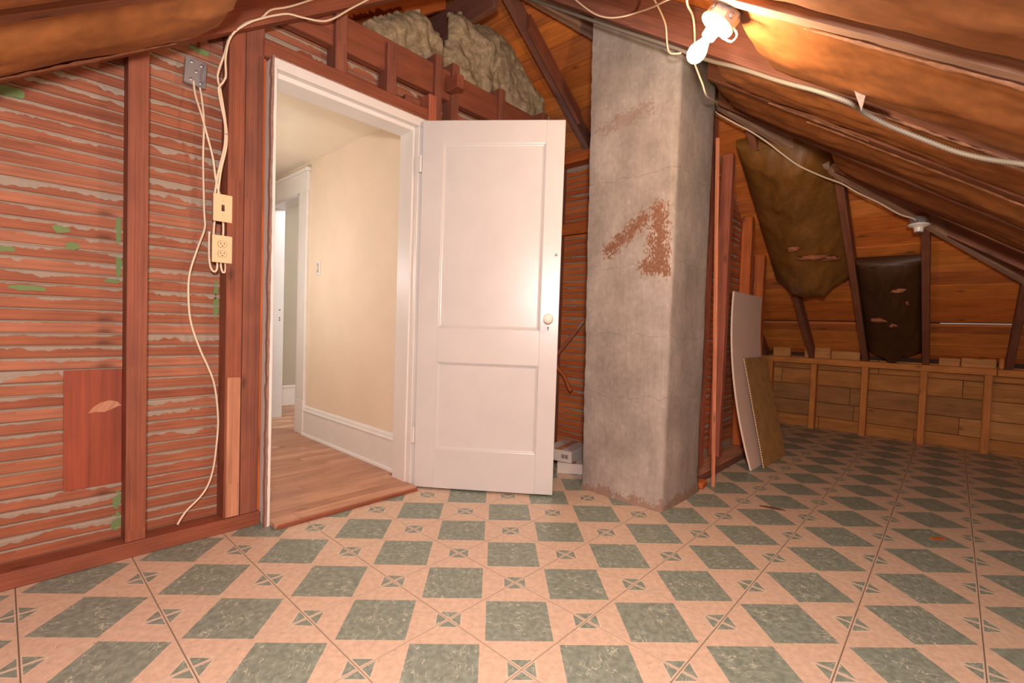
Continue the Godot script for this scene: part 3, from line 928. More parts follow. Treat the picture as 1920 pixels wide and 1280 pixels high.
# ------------------------------------------------------------------ the finished hall behind the doorway
func build_hall() -> void:
	var f := setting("floor_hall", "varnished strip wood floor inside the doorway", "floor")
	slab(Vector3(0.5, -0.12, -5.4), Vector3(3.0, 0.002, -2.346), "subfloor", M.dark, f, 0.0)
	slab(Vector3(0.824, -0.0035, -2.346), Vector3(1.556, 0.002, -2.120), "subfloor", M.dark, f, 0.0)
	var z := -2.118
	var row := 0
	while z > -5.35:
		var zn := z - 0.070
		var x := 0.60 if z < -2.345 else 0.812
		var xe := 2.70 if z < -2.345 else 1.557
		var cut := rng.randf_range(0.9, 1.5)
		for s in [[x, cut], [cut, minf(cut + 0.85, xe)], [cut + 0.85, xe]]:
			if s[1] - s[0] < 0.05:
				continue
			slab(Vector3(s[0], 0.002, zn + 0.0006), Vector3(s[1] - 0.0008, 0.024, z), "floor_board", M.oak[rng.randi() % M.oak.size()], f, 0.0012)
		z = zn
		row += 1
	slab(Vector3(0.823, -0.003, -2.1175), Vector3(1.557, 0.016, -2.106), "nosing", M.stud, f, 0.004)

	var w := setting("wall_hall_right", "cream plaster wall inside the doorway with a cased opening", "wall")
	slab(Vector3(1.62, 0.0, -3.80), Vector3(1.74, 2.14, -2.345), "plaster", M.cream, w, 0.0)
	slab(Vector3(1.62, 0.0, -5.35), Vector3(1.74, 2.14, -4.44), "plaster", M.cream, w, 0.0)
	slab(Vector3(1.62, 1.89, -4.44), Vector3(1.74, 2.14, -3.80), "plaster", M.cream, w, 0.0)
	var bb := setting("baseboard_hall", "tall white baseboard with a moulded cap inside the doorway", "baseboard")
	slab(Vector3(1.600, 0.024, -3.66), Vector3(1.62, 0.205, -2.346), "board", M.trim, bb, 0.002)
	put(prism([Vector3(1.62, 0.205, -2.346), Vector3(1.596, 0.205, -2.346), Vector3(1.594, 0.214, -2.346), Vector3(1.602, 0.222, -2.346), Vector3(1.606, 0.238, -2.346), Vector3(1.614, 0.246, -2.346), Vector3(1.62, 0.247, -2.346)], Vector3(0, 0, -1.314)), "cap_moulding", M.trim, bb)
	put(prism([Vector3(1.600, 0.024, -2.346), Vector3(1.586, 0.024, -2.346), Vector3(1.589, 0.036, -2.346), Vector3(1.600, 0.042, -2.346)], Vector3(0, 0, -1.314)), "shoe_moulding", M.trim, bb)
	var ca := setting("trim_2", "white casing round the opening in the cream wall", "trim")
	slab(Vector3(1.592, 0.024, -3.80), Vector3(1.62, 0.29, -3.655), "plinth", M.trim, ca, 0.003)
	slab(Vector3(1.598, 0.29, -3.795), Vector3(1.62, 1.90, -3.66), "casing", M.trim, ca, 0.003)
	slab(Vector3(1.598, 0.024, -4.59), Vector3(1.62, 1.90, -4.445), "casing", M.trim, ca, 0.003)
	slab(Vector3(1.596, 1.90, -4.60), Vector3(1.62, 2.045, -3.65), "head_casing", M.trim, ca, 0.003)
	slab(Vector3(1.580, 2.045, -4.62), Vector3(1.62, 2.072, -3.63), "cornice", M.trim, ca, 0.006)
	slab(Vector3(1.600, 0.024, -4.455), Vector3(1.745, 1.905, -4.430), "jamb", M.white, ca, 0.002)
	slab(Vector3(1.600, 0.024, -3.812), Vector3(1.745, 1.905, -3.792), "jamb", M.white, ca, 0.002)
	slab(Vector3(1.600, 1.878, -4.44), Vector3(1.745, 1.905, -3.80), "head_jamb", M.white, ca, 0.002)
	for q in [0.985, 0.915, 0.895]:
		slab(Vector3(1.705, q, -4.4305), Vector3(1.716, q + 0.012, -4.4285), "screw_hole", M.brown, ca, 0.001)
	var far := setting("wall_hall_far")
	slab(Vector3(0.55, 0.0, -5.40), Vector3(1.74, 2.14, -5.35), "plaster", M.cream, far, 0.0)
	var lf := setting("wall_hall_left")
	slab(Vector3(0.58, 0.0, -5.40), Vector3(0.64, 2.14, -2.345), "plaster", M.cream, lf, 0.0)
	var fr := setting("wall_hall_front")
	slab(Vector3(0.60, 0.0, -2.362), Vector3(0.80, 2.14, -2.346), "plaster", M.cream, fr, 0.0)
	slab(Vector3(1.60, 0.0, -2.362), Vector3(2.80, 2.14, -2.346), "plaster", M.cream, fr, 0.0)
	slab(Vector3(0.80, 2.03, -2.362), Vector3(1.60, 2.14, -2.346), "plaster", M.cream, fr, 0.0)
	var ce := setting("ceiling_hall", "cream ceiling of the hall inside the doorway", "ceiling")
	slab(Vector3(0.58, 2.115, -5.40), Vector3(2.80, 2.145, -2.346), "plaster", M.ceil, ce, 0.0)
	# the room seen through the cased opening
	var rm := setting("wall_room_far", "grey wall of the room seen through the cased opening", "wall")
	slab(Vector3(1.74, 0.0, -5.05), Vector3(2.80, 2.14, -5.0), "plaster", M.grey, rm, 0.0)
	var rb := setting("baseboard_room", "white baseboard in the grey room", "baseboard")
	slab(Vector3(1.75, 0.024, -5.0), Vector3(2.74, 0.20, -4.982), "board", M.trim, rb, 0.003)
	slab(Vector3(1.75, 0.20, -5.0), Vector3(2.74, 0.232, -4.978), "cap_moulding", M.trim, rb, 0.008)
	var rs := setting("wall_room_side")
	slab(Vector3(2.74, 0.0, -5.05), Vector3(2.80, 2.14, -2.36), "plaster", M.grey, rs, 0.0)
	var sw := thing("switch_plate", "small white switch plate on the cream hall wall", "switch", Vector3(1.62, 1.30, -3.49))
	put(box(Vector3(0.006, 0.105, 0.066), 0.002), "plate", M.trim, sw, Vector3(-0.003, 0, 0))
	put(box(Vector3(0.006, 0.024, 0.010), 0.001), "toggle", M.ivory, sw, Vector3(-0.008, 0.002, 0))
	put(box(Vector3(0.0015, 0.07, 0.034), 0.0005), "cover", M.grey, sw, Vector3(-0.0064, 0, 0))

	# added lamps out of view, brightening the hall and replacing daylight in the room
	for q in [["added_hall_lamp", "added unseen round lamp that evenly brightens the hall", Vector3(0.64, 1.30, -3.35), Color(1.0, 0.985, 0.975), 0.36, Basis(Vector3.BACK, PI * 0.5)], ["added_room_lamp", "added unseen round lamp standing in for daylight in the grey room", Vector3(2.42, 2.115, -3.2), Color(0.98, 0.98, 1.0), 1.3, Basis()]]:
		var t := thing(q[0], q[1], "lamp", q[2])
		t.basis = q[5]
		put(lathe([Vector2(0.0, 0.0), Vector2(0.085, 0.0), Vector2(0.09, -0.012), Vector2(0.08, -0.022), Vector2(0.0, -0.022)], 28), "canopy", M.galv, t)
		var g := StandardMaterial3D.new()
		g.albedo_color = Color(1, 1, 1)
		g.emission_enabled = true
		g.emission = q[3]
		g.emission_energy_multiplier = 1.6
		put(lathe([Vector2(0.0, -0.022), Vector2(0.07, -0.022), Vector2(0.10, -0.05), Vector2(0.105, -0.08), Vector2(0.085, -0.115), Vector2(0.05, -0.132), Vector2(0.0, -0.138)], 28), "glass_shade", g, t)
		omni(t, Vector3(0, -0.085, 0), q[3], q[4], 0.08)

# ------------------------------------------------------------------ the open door
func build_door() -> void:
	var d := setting("door_1", "white two panel door standing open beside the doorway", "door")
	var ax := Vector3(0.612, 0, 0.791).normalized()
	d.transform = Transform3D(Basis(ax, Vector3.UP, ax.cross(Vector3.UP)), Vector3(1.563, 0.0, -2.157))
	var W := 0.768
	var y0 := 0.010
	var yt := 2.012
	var th := 0.036
	var xa := 0.112
	var xb := 0.668
	slab(Vector3(0, y0, -th), Vector3(xa, yt, 0), "stile", M.white, d, 0.0025)
	slab(Vector3(xb, y0, -th), Vector3(W, yt, 0), "stile", M.white, d, 0.0025)
	for r in [[y0, 0.226], [0.707, 0.897], [1.893, yt]]:
		slab(Vector3(xa - 0.001, r[0], -th), Vector3(xb + 0.001, r[1], -0.0002), "rail", M.white, d, 0.0012)
	for p in [[0.226, 0.707], [0.897, 1.893]]:
		slab(Vector3(xa - 0.005, p[0] - 0.005, -0.026), Vector3(xb + 0.005, p[1] + 0.005, -0.011), "panel", M.white, d, 0.0)
		var st := stool()
		var a := [Vector2(xa, p[0]), Vector2(xb, p[0]), Vector2(xb, p[1]), Vector2(xa, p[1])]
		var cen := Vector2((xa + xb) * 0.5, (p[0] + p[1]) * 0.5)
		for k in 4:
			var s: Vector2 = a[k]
			var e: Vector2 = a[(k + 1) % 4]
			var inn := func(v: Vector2, q: float) -> Vector2: return v + Vector2(signf(cen.x - v.x), signf(cen.y - v.y)) * q
			var prof := [[0.0, -0.0005], [0.004, -0.0018], [0.009, -0.0075], [0.013, -0.0085], [0.016, -0.0108]]
			for i in 4:
				var s0: Vector2 = inn.call(s, prof[i][0])
				var e0: Vector2 = inn.call(e, prof[i][0])
				var s1: Vector2 = inn.call(s, prof[i + 1][0])
				var e1: Vector2 = inn.call(e, prof[i + 1][0])
				quad(st, Vector3(s0.x, s0.y, prof[i][1]), Vector3(e0.x, e0.y, prof[i][1]), Vector3(e1.x, e1.y, prof[i + 1][1]), Vector3(s1.x, s1.y, prof[i + 1][1]), Vector3(0, 0, 1))
		put(st.commit(), "panel_moulding", M.white, d)
	# knob on a long escutcheon with a keyhole
	var esc := []
	for q in [[-0.012, -0.078], [-0.024, -0.072], [-0.026, -0.060], [-0.014, -0.050], [-0.012, 0.020], [-0.008, 0.036], [0.0, 0.044], [0.008, 0.036], [0.012, 0.020], [0.014, -0.050], [0.026, -0.060], [0.024, -0.072], [0.012, -0.078]]:
		esc.append(Vector3(0.713 + q[0], 0.955 + q[1], 0.0))
	var plate := put(prism(esc, Vector3(0, 0, 0.003)), "escutcheon", M.white, d)
	var turn := Basis(Vector3.RIGHT, PI * 0.5)
	put(lathe([Vector2(0.0, 0.0), Vector2(0.013, 0.0), Vector2(0.010, 0.012), Vector2(0.010, 0.024), Vector2(0.020, 0.030), Vector2(0.0265, 0.040), Vector2(0.0260, 0.050), Vector2(0.019, 0.058), Vector2(0.008, 0.0615), Vector2(0.0, 0.062)], 28), "knob", M.porcelain, d, Vector3(0.713, 0.962, 0.002), turn)
	put(lathe([Vector2(0.0, 0.0), Vector2(0.0042, 0.0), Vector2(0.0042, 0.0006), Vector2(0.0, 0.0006)], 14), "keyhole", M.black, plate, Vector3(0.713, 0.914, 0.003), turn)
	put(box(Vector3(0.0035, 0.017, 0.0008), 0.0), "keyhole", M.black, plate, Vector3(0.713, 0.906, 0.0032))
	put(lathe([Vector2(0.0, 0.0), Vector2(0.006, 0.0), Vector2(0.006, 0.016), Vector2(0.004, 0.018), Vector2(0.0, 0.018)], 12), "latch_stud", M.galv, d, Vector3(0.743, 1.302, 0.0), Basis(Vector3.FORWARD, 1.3) * turn)
	for y in [0.30, 1.78]:
		var hg := put(lathe([Vector2(0.0, -0.045), Vector2(0.006, -0.045), Vector2(0.006, 0.045), Vector2(0.0, 0.045)], 12), "hinge", M.trim, d, Vector3(-0.007, y, 0.002))
		put(box(Vector3(0.018, 0.088, 0.0025), 0.0005), "hinge_leaf", M.trim, hg, Vector3(-0.004, 0, -0.006))

# ------------------------------------------------------------------ chimney
func build_chimney() -> void:
	var t := thing("chimney", "grey rendered square chimney with a rusty scraped patch rising into the roof", "chimney")
	var nz := noise(61, 1.0, 4)
	var c := [Vector2(2.280, -1.530), Vector2(2.280, -1.045), Vector2(2.762, -1.045), Vector2(2.660, -1.530)]
	var ns := 16
	var nv := 96
	var pts := PackedVector3Array()
	var uv := PackedVector2Array()
	var ring := ns * 4 + 1
	for j in nv:
		var h := 2.9 * j / (nv - 1)
		for i in ring:
			var side := mini(i / ns, 3)
			var s := float(i - side * ns) / ns
			var a: Vector2 = c[side]
			var b: Vector2 = c[(side + 1) % 4]
			var p := a.lerp(b, s)
			if side == 3 or (side == 0 and s < 1.0):
				p.y -= 0.019 * h * (1.0 - s if side == 0 else s)
			elif side == 2:
				p.y -= 0.019 * h * s * 0.0
			var q := Vector2(2.521, -1.2875)
			var off := 0.006 * nz.get_noise_3d(p.x * 3.0, h * 2.2, p.y * 3.0) + 0.0016 * nz.get_noise_3d(p.x * 22.0, h * 16.0, p.y * 22.0)
			var corner := minf(s, 1.0 - s) * 0.485
			off -= 0.006 * exp(-corner * 110.0) * (1.0 + 0.8 * nz.get_noise_3d(p.x * 5.0, h * 14.0, p.y * 5.0))
			off += 0.012 * exp(-h * 26.0)
			p += (p - q).normalized() * off
			pts.append(Vector3(p.x, h, p.y))
			var tu := 0.0
			match side:
				0: tu = s * 0.5
				1: tu = 0.5 + s * 0.5
				2: tu = 1.0 - s * 0.5
				3: tu = 0.5 + s * 0.5
			uv.append(Vector2(clampf(tu, 0.002, 0.998), 1.0 - h / 2.9))
	put(grid_mesh(pts, uv, ring, nv), "shaft", M.chimney, t)

# ------------------------------------------------------------------ insulation
func build_insulation() -> void:
	var g := "kraft faced insulation between the right slope rafters"
	batt("insulation_batt", "kraft paper insulation batt directly beside the lit bulb", 2, 1.552, 2.085, -0.56, 1.15, 0.026, 501, M.kraft, g)
	batt("insulation_batt", "kraft paper insulation batt just below the armoured cable", 2, 2.155, 2.500, -0.86, 1.15, 0.022, 502, M.kraft, g)
	batt("insulation_batt", "kraft paper insulation batt two bays beyond the armoured cable", 2, 2.572, 3.035, -1.0, 1.15, 0.018, 503, M.kraft, g)
	batt("insulation_batt", "kraft paper insulation batt nearest the grey hip rafter", 2, 3.108, 3.575, -0.55, 1.15, 0.015, 504, M.kraft, g)
	batt("insulation_batt", "kraft paper insulation batt over the bulb's rafter towards the eave", 2, 1.012, 1.478, -0.62, 1.15, 0.030, 505, M.kraft, g)
	batt("insulation_batt", "kraft paper insulation batt on the right slope far from the chimney", 2, 0.465, 0.945, -0.45, 1.15, 0.03, 506, M.kraft, g)
	batt("insulation_batt", "kraft paper insulation batt bulging above the lath wall", 3, -2.170, -1.775, -1.25, 0.56, 0.060, 507, M.kraft, "kraft faced insulation on the left slope")
	batt("insulation_batt", "kraft paper insulation batt one rafter in from the lath wall", 3, -1.715, -1.325, -1.25, 0.62, 0.04, 508, M.kraft, "kraft faced insulation on the left slope")
	batt("sagging_batt", "dark olive paper covered insulation sagging beside the far lath wall", 1, -1.14, -0.600, 3.40, 4.55, 0.17, 509, M.kraft_dark, "", 0.09, 0.05, 3.2)
	batt("sagging_batt", "almost black torn paper insulation low on the far slope", 1, -0.568, -0.192, 4.42, 5.40, 0.07, 510, M.kraft_black, "", 0.09, 0.05, 2.6)
	# pale paper flanges stapled along the rafters
	var near := find_child("insulation_batt", false, false)
	for q in [[near, 2.088, -0.42, 0.35, 0.030], [near, 1.540, -0.35, 0.9, 0.022], [find_child("insulation_batt_001", false, false), 2.500, -0.70, -0.30, 0.040], [find_child("insulation_batt_001", false, false), 2.150, 0.02, 0.40, 0.034], [find_child("insulation_batt_002", false, false), 2.572, -0.55, 0.30, 0.030], [find_child("insulation_batt_006", false, false), -2.165, -0.9, 0.45, 0.030]]:
		var left: bool = q[1] < 0.0
		var fz := noise(int(absf(q[1]) * 1000.0) + int(q[2] * 100.0), 1.0, 3)
		var pts := PackedVector3Array()
		var uv := PackedVector2Array()
		var n := int((q[3] - q[2]) / 0.015) + 2
		for i in n:
			var l := lerpf(q[2], q[3], float(i) / (n - 1))
			var fade := minf(1.0, 8.0 * minf(float(i), float(n - 1 - i)) / n + 0.15)
			var half: float = q[4] * 0.5 * fade * (1.0 + 0.7 * fz.get_noise_1d(l * 9.0))
			for e in [-1.0, -0.3, 0.3, 1.0]:
				var drop := 0.005 + 0.006 * absf(fz.get_noise_2d(l * 14.0, e * 2.0)) + 0.004 * (1.0 - absf(e))
				var a: float = q[1] + e * half + 0.006 * fz.get_noise_1d(l * 5.0 + 30.0)
				pts.append(Vector3(l, y3(l) - drop, a) if left else Vector3(a, y2(l) - drop, l))
				uv.append(Vector2(l, a))
		put(grid_mesh(pts, uv, 4, n), "paper_flange", M.paper, q[0])
	# glass wool showing through the torn paper of the two sagging batts
	var sa: MeshInstance3D = find_child("sagging_batt", false, false)
	var sb: MeshInstance3D = find_child("sagging_batt_001", false, false)
	for q in [[sa, 4.05, -0.90, 0.040, 0.030], [sa, 4.12, -0.79, 0.085, 0.045], [sa, 4.19, -0.70, 0.060, 0.060], [sb, 4.87, -0.444, 0.055, 0.034], [sb, 4.92, -0.36, 0.026, 0.022], [sb, 4.60, -0.333, 0.050, 0.014], [sb, 4.75, -0.274, 0.010, 0.060]]:
		var at := low_point(q[0], q[1], q[2])
		var fz := noise(int(q[1] * 100.0), 1.0, 3)
		var pts := PackedVector3Array()
		var uv := PackedVector2Array()
		for j in 9:
			var th := PI * j / 8.0
			for i in 14:
				var ph := TAU * i / 14.0
				var d := Vector3(sin(th) * cos(ph), cos(th), sin(th) * sin(ph))
				var rr := 1.0 + 0.9 * fz.get_noise_3d(d.x * 2.6 + at.x * 9.0, d.y * 2.6, d.z * 2.6)
				pts.append(at + Vector3(d.x * q[4], d.y * 0.016, d.z * q[3]) * rr)
				uv.append(Vector2(d.x, d.z) * 0.1)
		put(grid_mesh(pts, uv, 14, 9, true), "torn_wool", M.pinkwool, q[0])
	var k := 0.947
	var s1 := []
	for q in [[1.362, 2.54], [1.489, 2.659], [1.622, 2.762], [1.75, 2.839], [1.822, 2.855], [1.864, 2.843], [1.899, 2.807], [1.979, 2.768], [1.99, 2.712], [1.965, 2.52], [1.812, 2.50], [1.581, 2.50]]:
		s1.append(Vector2(q[0] * k, 0.917 + (q[1] - 0.917) * k))
	wool_lump("glass_wool", "yellowish glass wool piled above the doorway header", s1, -2.41, 0.075, 601)
	var s2 := []
	for q in [[2.041, 2.964], [2.111, 3.007], [2.159, 3.0], [2.247, 3.003], [2.338, 3.037], [2.537, 3.044], [2.644, 3.005], [2.759, 2.9], [2.951, 2.768], [3.163, 2.6], [2.749, 2.46], [2.36, 2.50], [2.081, 2.50], [1.994, 2.60], [1.996, 2.714], [2.047, 2.808], [2.033, 2.865]]:
		s2.append(Vector2(q[0] * k, 0.917 + (q[1] - 0.917) * k))
	wool_lump("glass_wool", "grey glass wool heaped beside the diagonal rafter above the open door", s2, -2.41, 0.085, 602)

# ------------------------------------------------------------------ lamps
func build_lamps() -> void:
	lampholder("bare_bulb_lamp", "lit bare bulb in a porcelain holder on a steel box", Vector3(1.582, 1.915, -0.606), Vector3(-0.16, -0.72, -0.52), true, 0.68, Color(1.0, 0.86, 0.70))
	lampholder("empty_lampholder", "empty porcelain lampholder without a bulb on the grey hip rafter", Vector3(4.014, 1.652, -0.196), Vector3(-0.1, -1.0, 0.0), false)
	added_fill_globe(Vector3(-0.13, 1.26, 0.14), 4.3, Color(1.0, 0.975, 0.965))

# added fill globe behind the camera, unseen, standing in for frontal flash light
func added_fill_globe(at: Vector3, energy: float, tint: Color) -> void:
	var t := thing("added_fill_globe", "added unseen fill globe behind the camera standing in for flash light", "lamp", at)
	put(lathe([Vector2(0.0, 0.095), Vector2(0.035, 0.095), Vector2(0.035, 0.115), Vector2(0.012, 0.125), Vector2(0.010, 0.155), Vector2(0.045, 0.163), Vector2(0.045, 0.176), Vector2(0.0, 0.176)], 24), "stem", M.galv, t)
	var g := StandardMaterial3D.new()
	g.albedo_color = Color(1, 1, 1)
	g.emission_enabled = true
	g.emission = tint
	g.emission_energy_multiplier = 1.6
	var prof := []
	for k in 17:
		var a := PI * k / 16.0
		prof.append(Vector2(0.105 * sin(a), -0.105 * cos(a)))
	put(lathe(prof, 28), "globe", g, t)
	omni(t, Vector3.ZERO, tint, energy, 0.10)

# ------------------------------------------------------------------ wiring
func wire(called: String, label: String, pts: Array, r := 0.0042) -> void:
	var o := put(cable(pts, r), called, M.cable, self)
	tag(o, label, "cable")

func build_wiring() -> void:
	wire("cable", "white cable stapled along the left rafter then down to the switch", [Vector3(0.984, 2.369, -2.168), Vector3(0.857, 2.264, -2.168), Vector3(0.779, 2.210, -2.168), Vector3(0.742, 2.158, -2.168), Vector3(0.686, 2.112, -2.168), Vector3(0.637, 2.045, -2.195), Vector3(0.622, 1.979, -2.21), Vector3(0.599, 1.883, -2.215), Vector3(0.609, 1.832, -2.215), Vector3(0.631, 1.698, -2.215), Vector3(0.634, 1.615, -2.215), Vector3(0.616, 1.506, -2.22), Vector3(0.610, 1.40, -2.235)])
	wire("cable", "white cable dipping below the left rafter then down to the switch", [Vector3(1.251, 2.507, -2.168), Vector3(1.136, 2.394, -2.168), Vector3(1.055, 2.310, -2.168), Vector3(0.998, 2.270, -2.168), Vector3(0.912, 2.244, -2.168), Vector3(0.852, 2.230, -2.168), Vector3(0.806, 2.203, -2.168), Vector3(0.752, 2.162, -2.16), Vector3(0.690, 2.110, -2.16), Vector3(0.640, 2.050, -2.19), Vector3(0.624, 1.967, -2.205), Vector3(0.625, 1.881, -2.205), Vector3(0.603, 1.839, -2.20), Vector3(0.601, 1.817, -2.205), Vector3(0.616, 1.747, -2.21), Vector3(0.626, 1.696, -2.21), Vector3(0.626, 1.613, -2.21), Vector3(0.606, 1.492, -2.22), Vector3(0.598, 1.40, -2.235)])
	wire("cable", "white cable crossing from the wall box down to the switch", [Vector3(0.533, 1.875, -2.29), Vector3(0.536, 1.80, -2.27), Vector3(0.550, 1.714, -2.235), Vector3(0.560, 1.661, -2.222), Vector3(0.576, 1.600, -2.22), Vector3(0.589, 1.544, -2.22), Vector3(0.600, 1.472, -2.225), Vector3(0.622, 1.40, -2.238)])
	wire("cable", "long loose white cable hanging from the wall box to the sole plate", [Vector3(0.552, 1.875, -2.295), Vector3(0.562, 1.813, -2.290), Vector3(0.570, 1.732, -2.285), Vector3(0.571, 1.666, -2.285), Vector3(0.570, 1.553, -2.285), Vector3(0.576, 1.344, -2.285), Vector3(0.579, 1.279, -2.285), Vector3(0.557, 1.202, -2.285), Vector3(0.528, 1.090, -2.285), Vector3(0.524, 0.994, -2.285), Vector3(0.534, 0.886, -2.285), Vector3(0.567, 0.777, -2.285), Vector3(0.597, 0.702, -2.285), Vector3(0.622, 0.622, -2.285), Vector3(0.636, 0.494, -2.285), Vector3(0.634, 0.396, -2.285), Vector3(0.619, 0.257, -2.285), Vector3(0.587, 0.173, -2.285), Vector3(0.523, 0.108, -2.285), Vector3(0.494, 0.064, -2.280)])
	# switch and outlet on the left of the doorway studs
	var sw := thing("light_switch", "ivory toggle switch plate above the outlet", "switch", Vector3(0.627, 1.361, -2.226))
	put(box(Vector3(0.060, 0.10, 0.034), 0.003), "back_box", M.galv, sw, Vector3(0, 0, -0.022))
	put(box(Vector3(0.070, 0.112, 0.006), 0.002), "cover_plate", M.ivory, sw)
	put(box(Vector3(0.011, 0.026, 0.0012), 0.0003), "slot", M.brown, sw, Vector3(0, 0, 0.0032))
	put(box(Vector3(0.007, 0.011, 0.012), 0.001), "toggle", M.brown, sw, Vector3(0, -0.005, 0.007))
	for y in [0.030, -0.030]:
		put(lathe([Vector2(0, 0), Vector2(0.003, 0), Vector2(0.002, 0.001), Vector2(0, 0.0012)], 10), "screw", M.ivory, sw, Vector3(0, y, 0.003), Basis(Vector3.RIGHT, PI * 0.5))
	var ou := thing("wall_outlet", "ivory double socket outlet below the light switch", "outlet", Vector3(0.626, 1.193, -2.224))
	put(box(Vector3(0.060, 0.10, 0.036), 0.003), "back_box", M.galv, ou, Vector3(0, 0, -0.023))
	put(box(Vector3(0.074, 0.112, 0.006), 0.002), "cover_plate", M.ivory, ou)
	for y in [0.0195, -0.0195]:
		var ring := []
		for k in 24:
			var a := TAU * k / 24.0
			ring.append(Vector3(0.017 * cos(a), clampf(0.017 * sin(a), -0.0135, 0.0135), 0))
		put(prism(ring, Vector3(0, 0, 0.0006)), "socket_rim", M.brown, ou, Vector3(0, y, 0.003))
		for k in ring.size():
			ring[k] = ring[k] * 0.93
		var so := put(prism(ring, Vector3(0, 0, 0.0014)), "socket", M.ivory, ou, Vector3(0, y, 0.003))
		for x in [-0.0062, 0.0062]:
			put(box(Vector3(0.0022, 0.0085, 0.0008), 0.0), "slot", M.black, so, Vector3(x, 0.003, 0.0016))
		put(lathe([Vector2(0, 0), Vector2(0.0024, 0), Vector2(0.0024, 0.0008), Vector2(0, 0.0008)], 10), "slot", M.black, so, Vector3(0, -0.0068, 0.0013), Basis(Vector3.RIGHT, PI * 0.5))
	wire("cable", "short white cable joining the left sides of switch and outlet", [Vector3(0.604, 1.316, -2.245), Vector3(0.600, 1.272, -2.243), Vector3(0.601, 1.228, -2.245)])
	wire("cable", "short white cable joining the middles of switch and outlet", [Vector3(0.634, 1.316, -2.245), Vector3(0.635, 1.275, -2.243), Vector3(0.634, 1.228, -2.245)])
	wire("cable", "white cable looping under the outlet from its left edge", [Vector3(0.586, 1.262, -2.25), Vector3(0.586, 1.162, -2.248), Vector3(0.590, 1.119, -2.245), Vector3(0.601, 1.100, -2.245), Vector3(0.612, 1.105, -2.245), Vector3(0.615, 1.126, -2.245), Vector3(0.614, 1.152, -2.245)])
	wire("cable", "small white cable loop under the middle of the outlet", [Vector3(0.627, 1.152, -2.245), Vector3(0.628, 1.122, -2.243), Vector3(0.634, 1.100, -2.243), Vector3(0.643, 1.103, -2.243), Vector3(0.645, 1.124, -2.243), Vector3(0.643, 1.152, -2.245)])
	var jb := thing("wall_junction_box", "galvanised steel junction box on the laths", "junction box", Vector3(0.540, 1.893, -2.300))
	jb.rotation.z = -0.06
	put(box(Vector3(0.072, 0.100, 0.032), 0.004), "body", M.galv, jb)
	put(box(Vector3(0.075, 0.103, 0.002), 0.0008), "cover", M.galv, jb, Vector3(0, 0, 0.017))
	for q in [[-0.016, 0.036], [0.018, 0.034], [-0.014, -0.034], [0.02, -0.036], [0.002, 0.003]]:
		put(lathe([Vector2(0, 0), Vector2(0.0065, 0), Vector2(0.0065, 0.0012), Vector2(0.004, 0.0022), Vector2(0, 0.0022)], 14), "knockout", M.galv, jb, Vector3(q[0], q[1], 0.018), Basis(Vector3.RIGHT, PI * 0.5))
	for q in [[Vector3(0.640, 2.052, -2.187), "steel cable staple at the foot of the left rafter"], [Vector3(0.858, 2.246, -2.1635), "steel cable staple where the two rafter cables part"], [Vector3(0.629, 1.657, -2.2035), "steel cable staple on the two cables above the switch"]]:
		var o := put(box(Vector3(0.018, 0.003, 0.003), 0.001), "cable_staple", M.galv, self, q[0], Basis(Vector3.BACK, 0.9 if q[0].y > 1.8 else 0.0))
		tag(o, q[1], "staple")

	wire("cable", "white cable drooping along the rafter above the chimney top", [Vector3(2.082, 2.681, -1.576), Vector3(2.082, 2.580, -1.480), Vector3(2.082, 2.518, -1.410), Vector3(2.082, 2.475, -1.337), Vector3(2.080, 2.448, -1.259), Vector3(2.070, 2.429, -1.181), Vector3(1.950, 2.334, -1.040), Vector3(1.750, 2.190, -0.874), Vector3(1.61, 2.085, -0.74)])
	wire("cable", "white cable dropping down the rafter to the chimney corner", [Vector3(2.083, 2.475, -1.104), Vector3(2.083, 2.387, -1.061), Vector3(2.083, 2.316, -1.034), Vector3(2.083, 2.242, -1.025), Vector3(2.083, 2.191, -1.013), Vector3(2.083, 2.173, -0.987), Vector3(2.083, 2.165, -0.954)])
	wire("cable", "white cable passing behind the lit bulb to the hip rafter", [Vector3(1.64, 2.09, -0.74), Vector3(1.75, 2.135, -0.785), Vector3(1.900, 2.187, -0.829), Vector3(1.96, 2.165, -0.845), Vector3(2.05, 2.15, -0.88), Vector3(2.165, 2.160, -0.93), Vector3(2.20, 2.125, -0.926), Vector3(2.24, 2.075, -0.915), Vector3(2.34, 2.06, -0.93), Vector3(2.75, 2.21, -1.03), Vector3(2.96, 2.32, -1.13), Vector3(3.050, 2.302, -1.160), Vector3(3.10, 2.262, -1.110)])
	wire("cable", "white cable stapled under the grey hip rafter to the empty lampholder", [Vector3(3.10, 2.262, -1.110), Vector3(3.144, 2.233, -1.066), Vector3(3.218, 2.186, -0.992), Vector3(3.293, 2.126, -0.917), Vector3(3.368, 2.054, -0.842), Vector3(3.444, 1.989, -0.766), Vector3(3.556, 1.928, -0.654), Vector3(3.644, 1.890, -0.566), Vector3(3.720, 1.838, -0.490), Vector3(3.821, 1.780, -0.389), Vector3(3.919, 1.714, -0.291), Vector3(3.960, 1.69, -0.23), Vector3(3.985, 1.675, -0.205)], 0.005)
	wire("cable", "white cable curling out of the lit bulb's porcelain base", [Vector3(1.597, 1.908, -0.612), Vector3(1.600, 1.886, -0.604), Vector3(1.600, 1.865, -0.584), Vector3(1.600, 1.852, -0.566), Vector3(1.600, 1.860, -0.552), Vector3(1.600, 1.878, -0.553), Vector3(1.600, 1.907, -0.574), Vector3(1.595, 1.925, -0.585)], 0.0035)
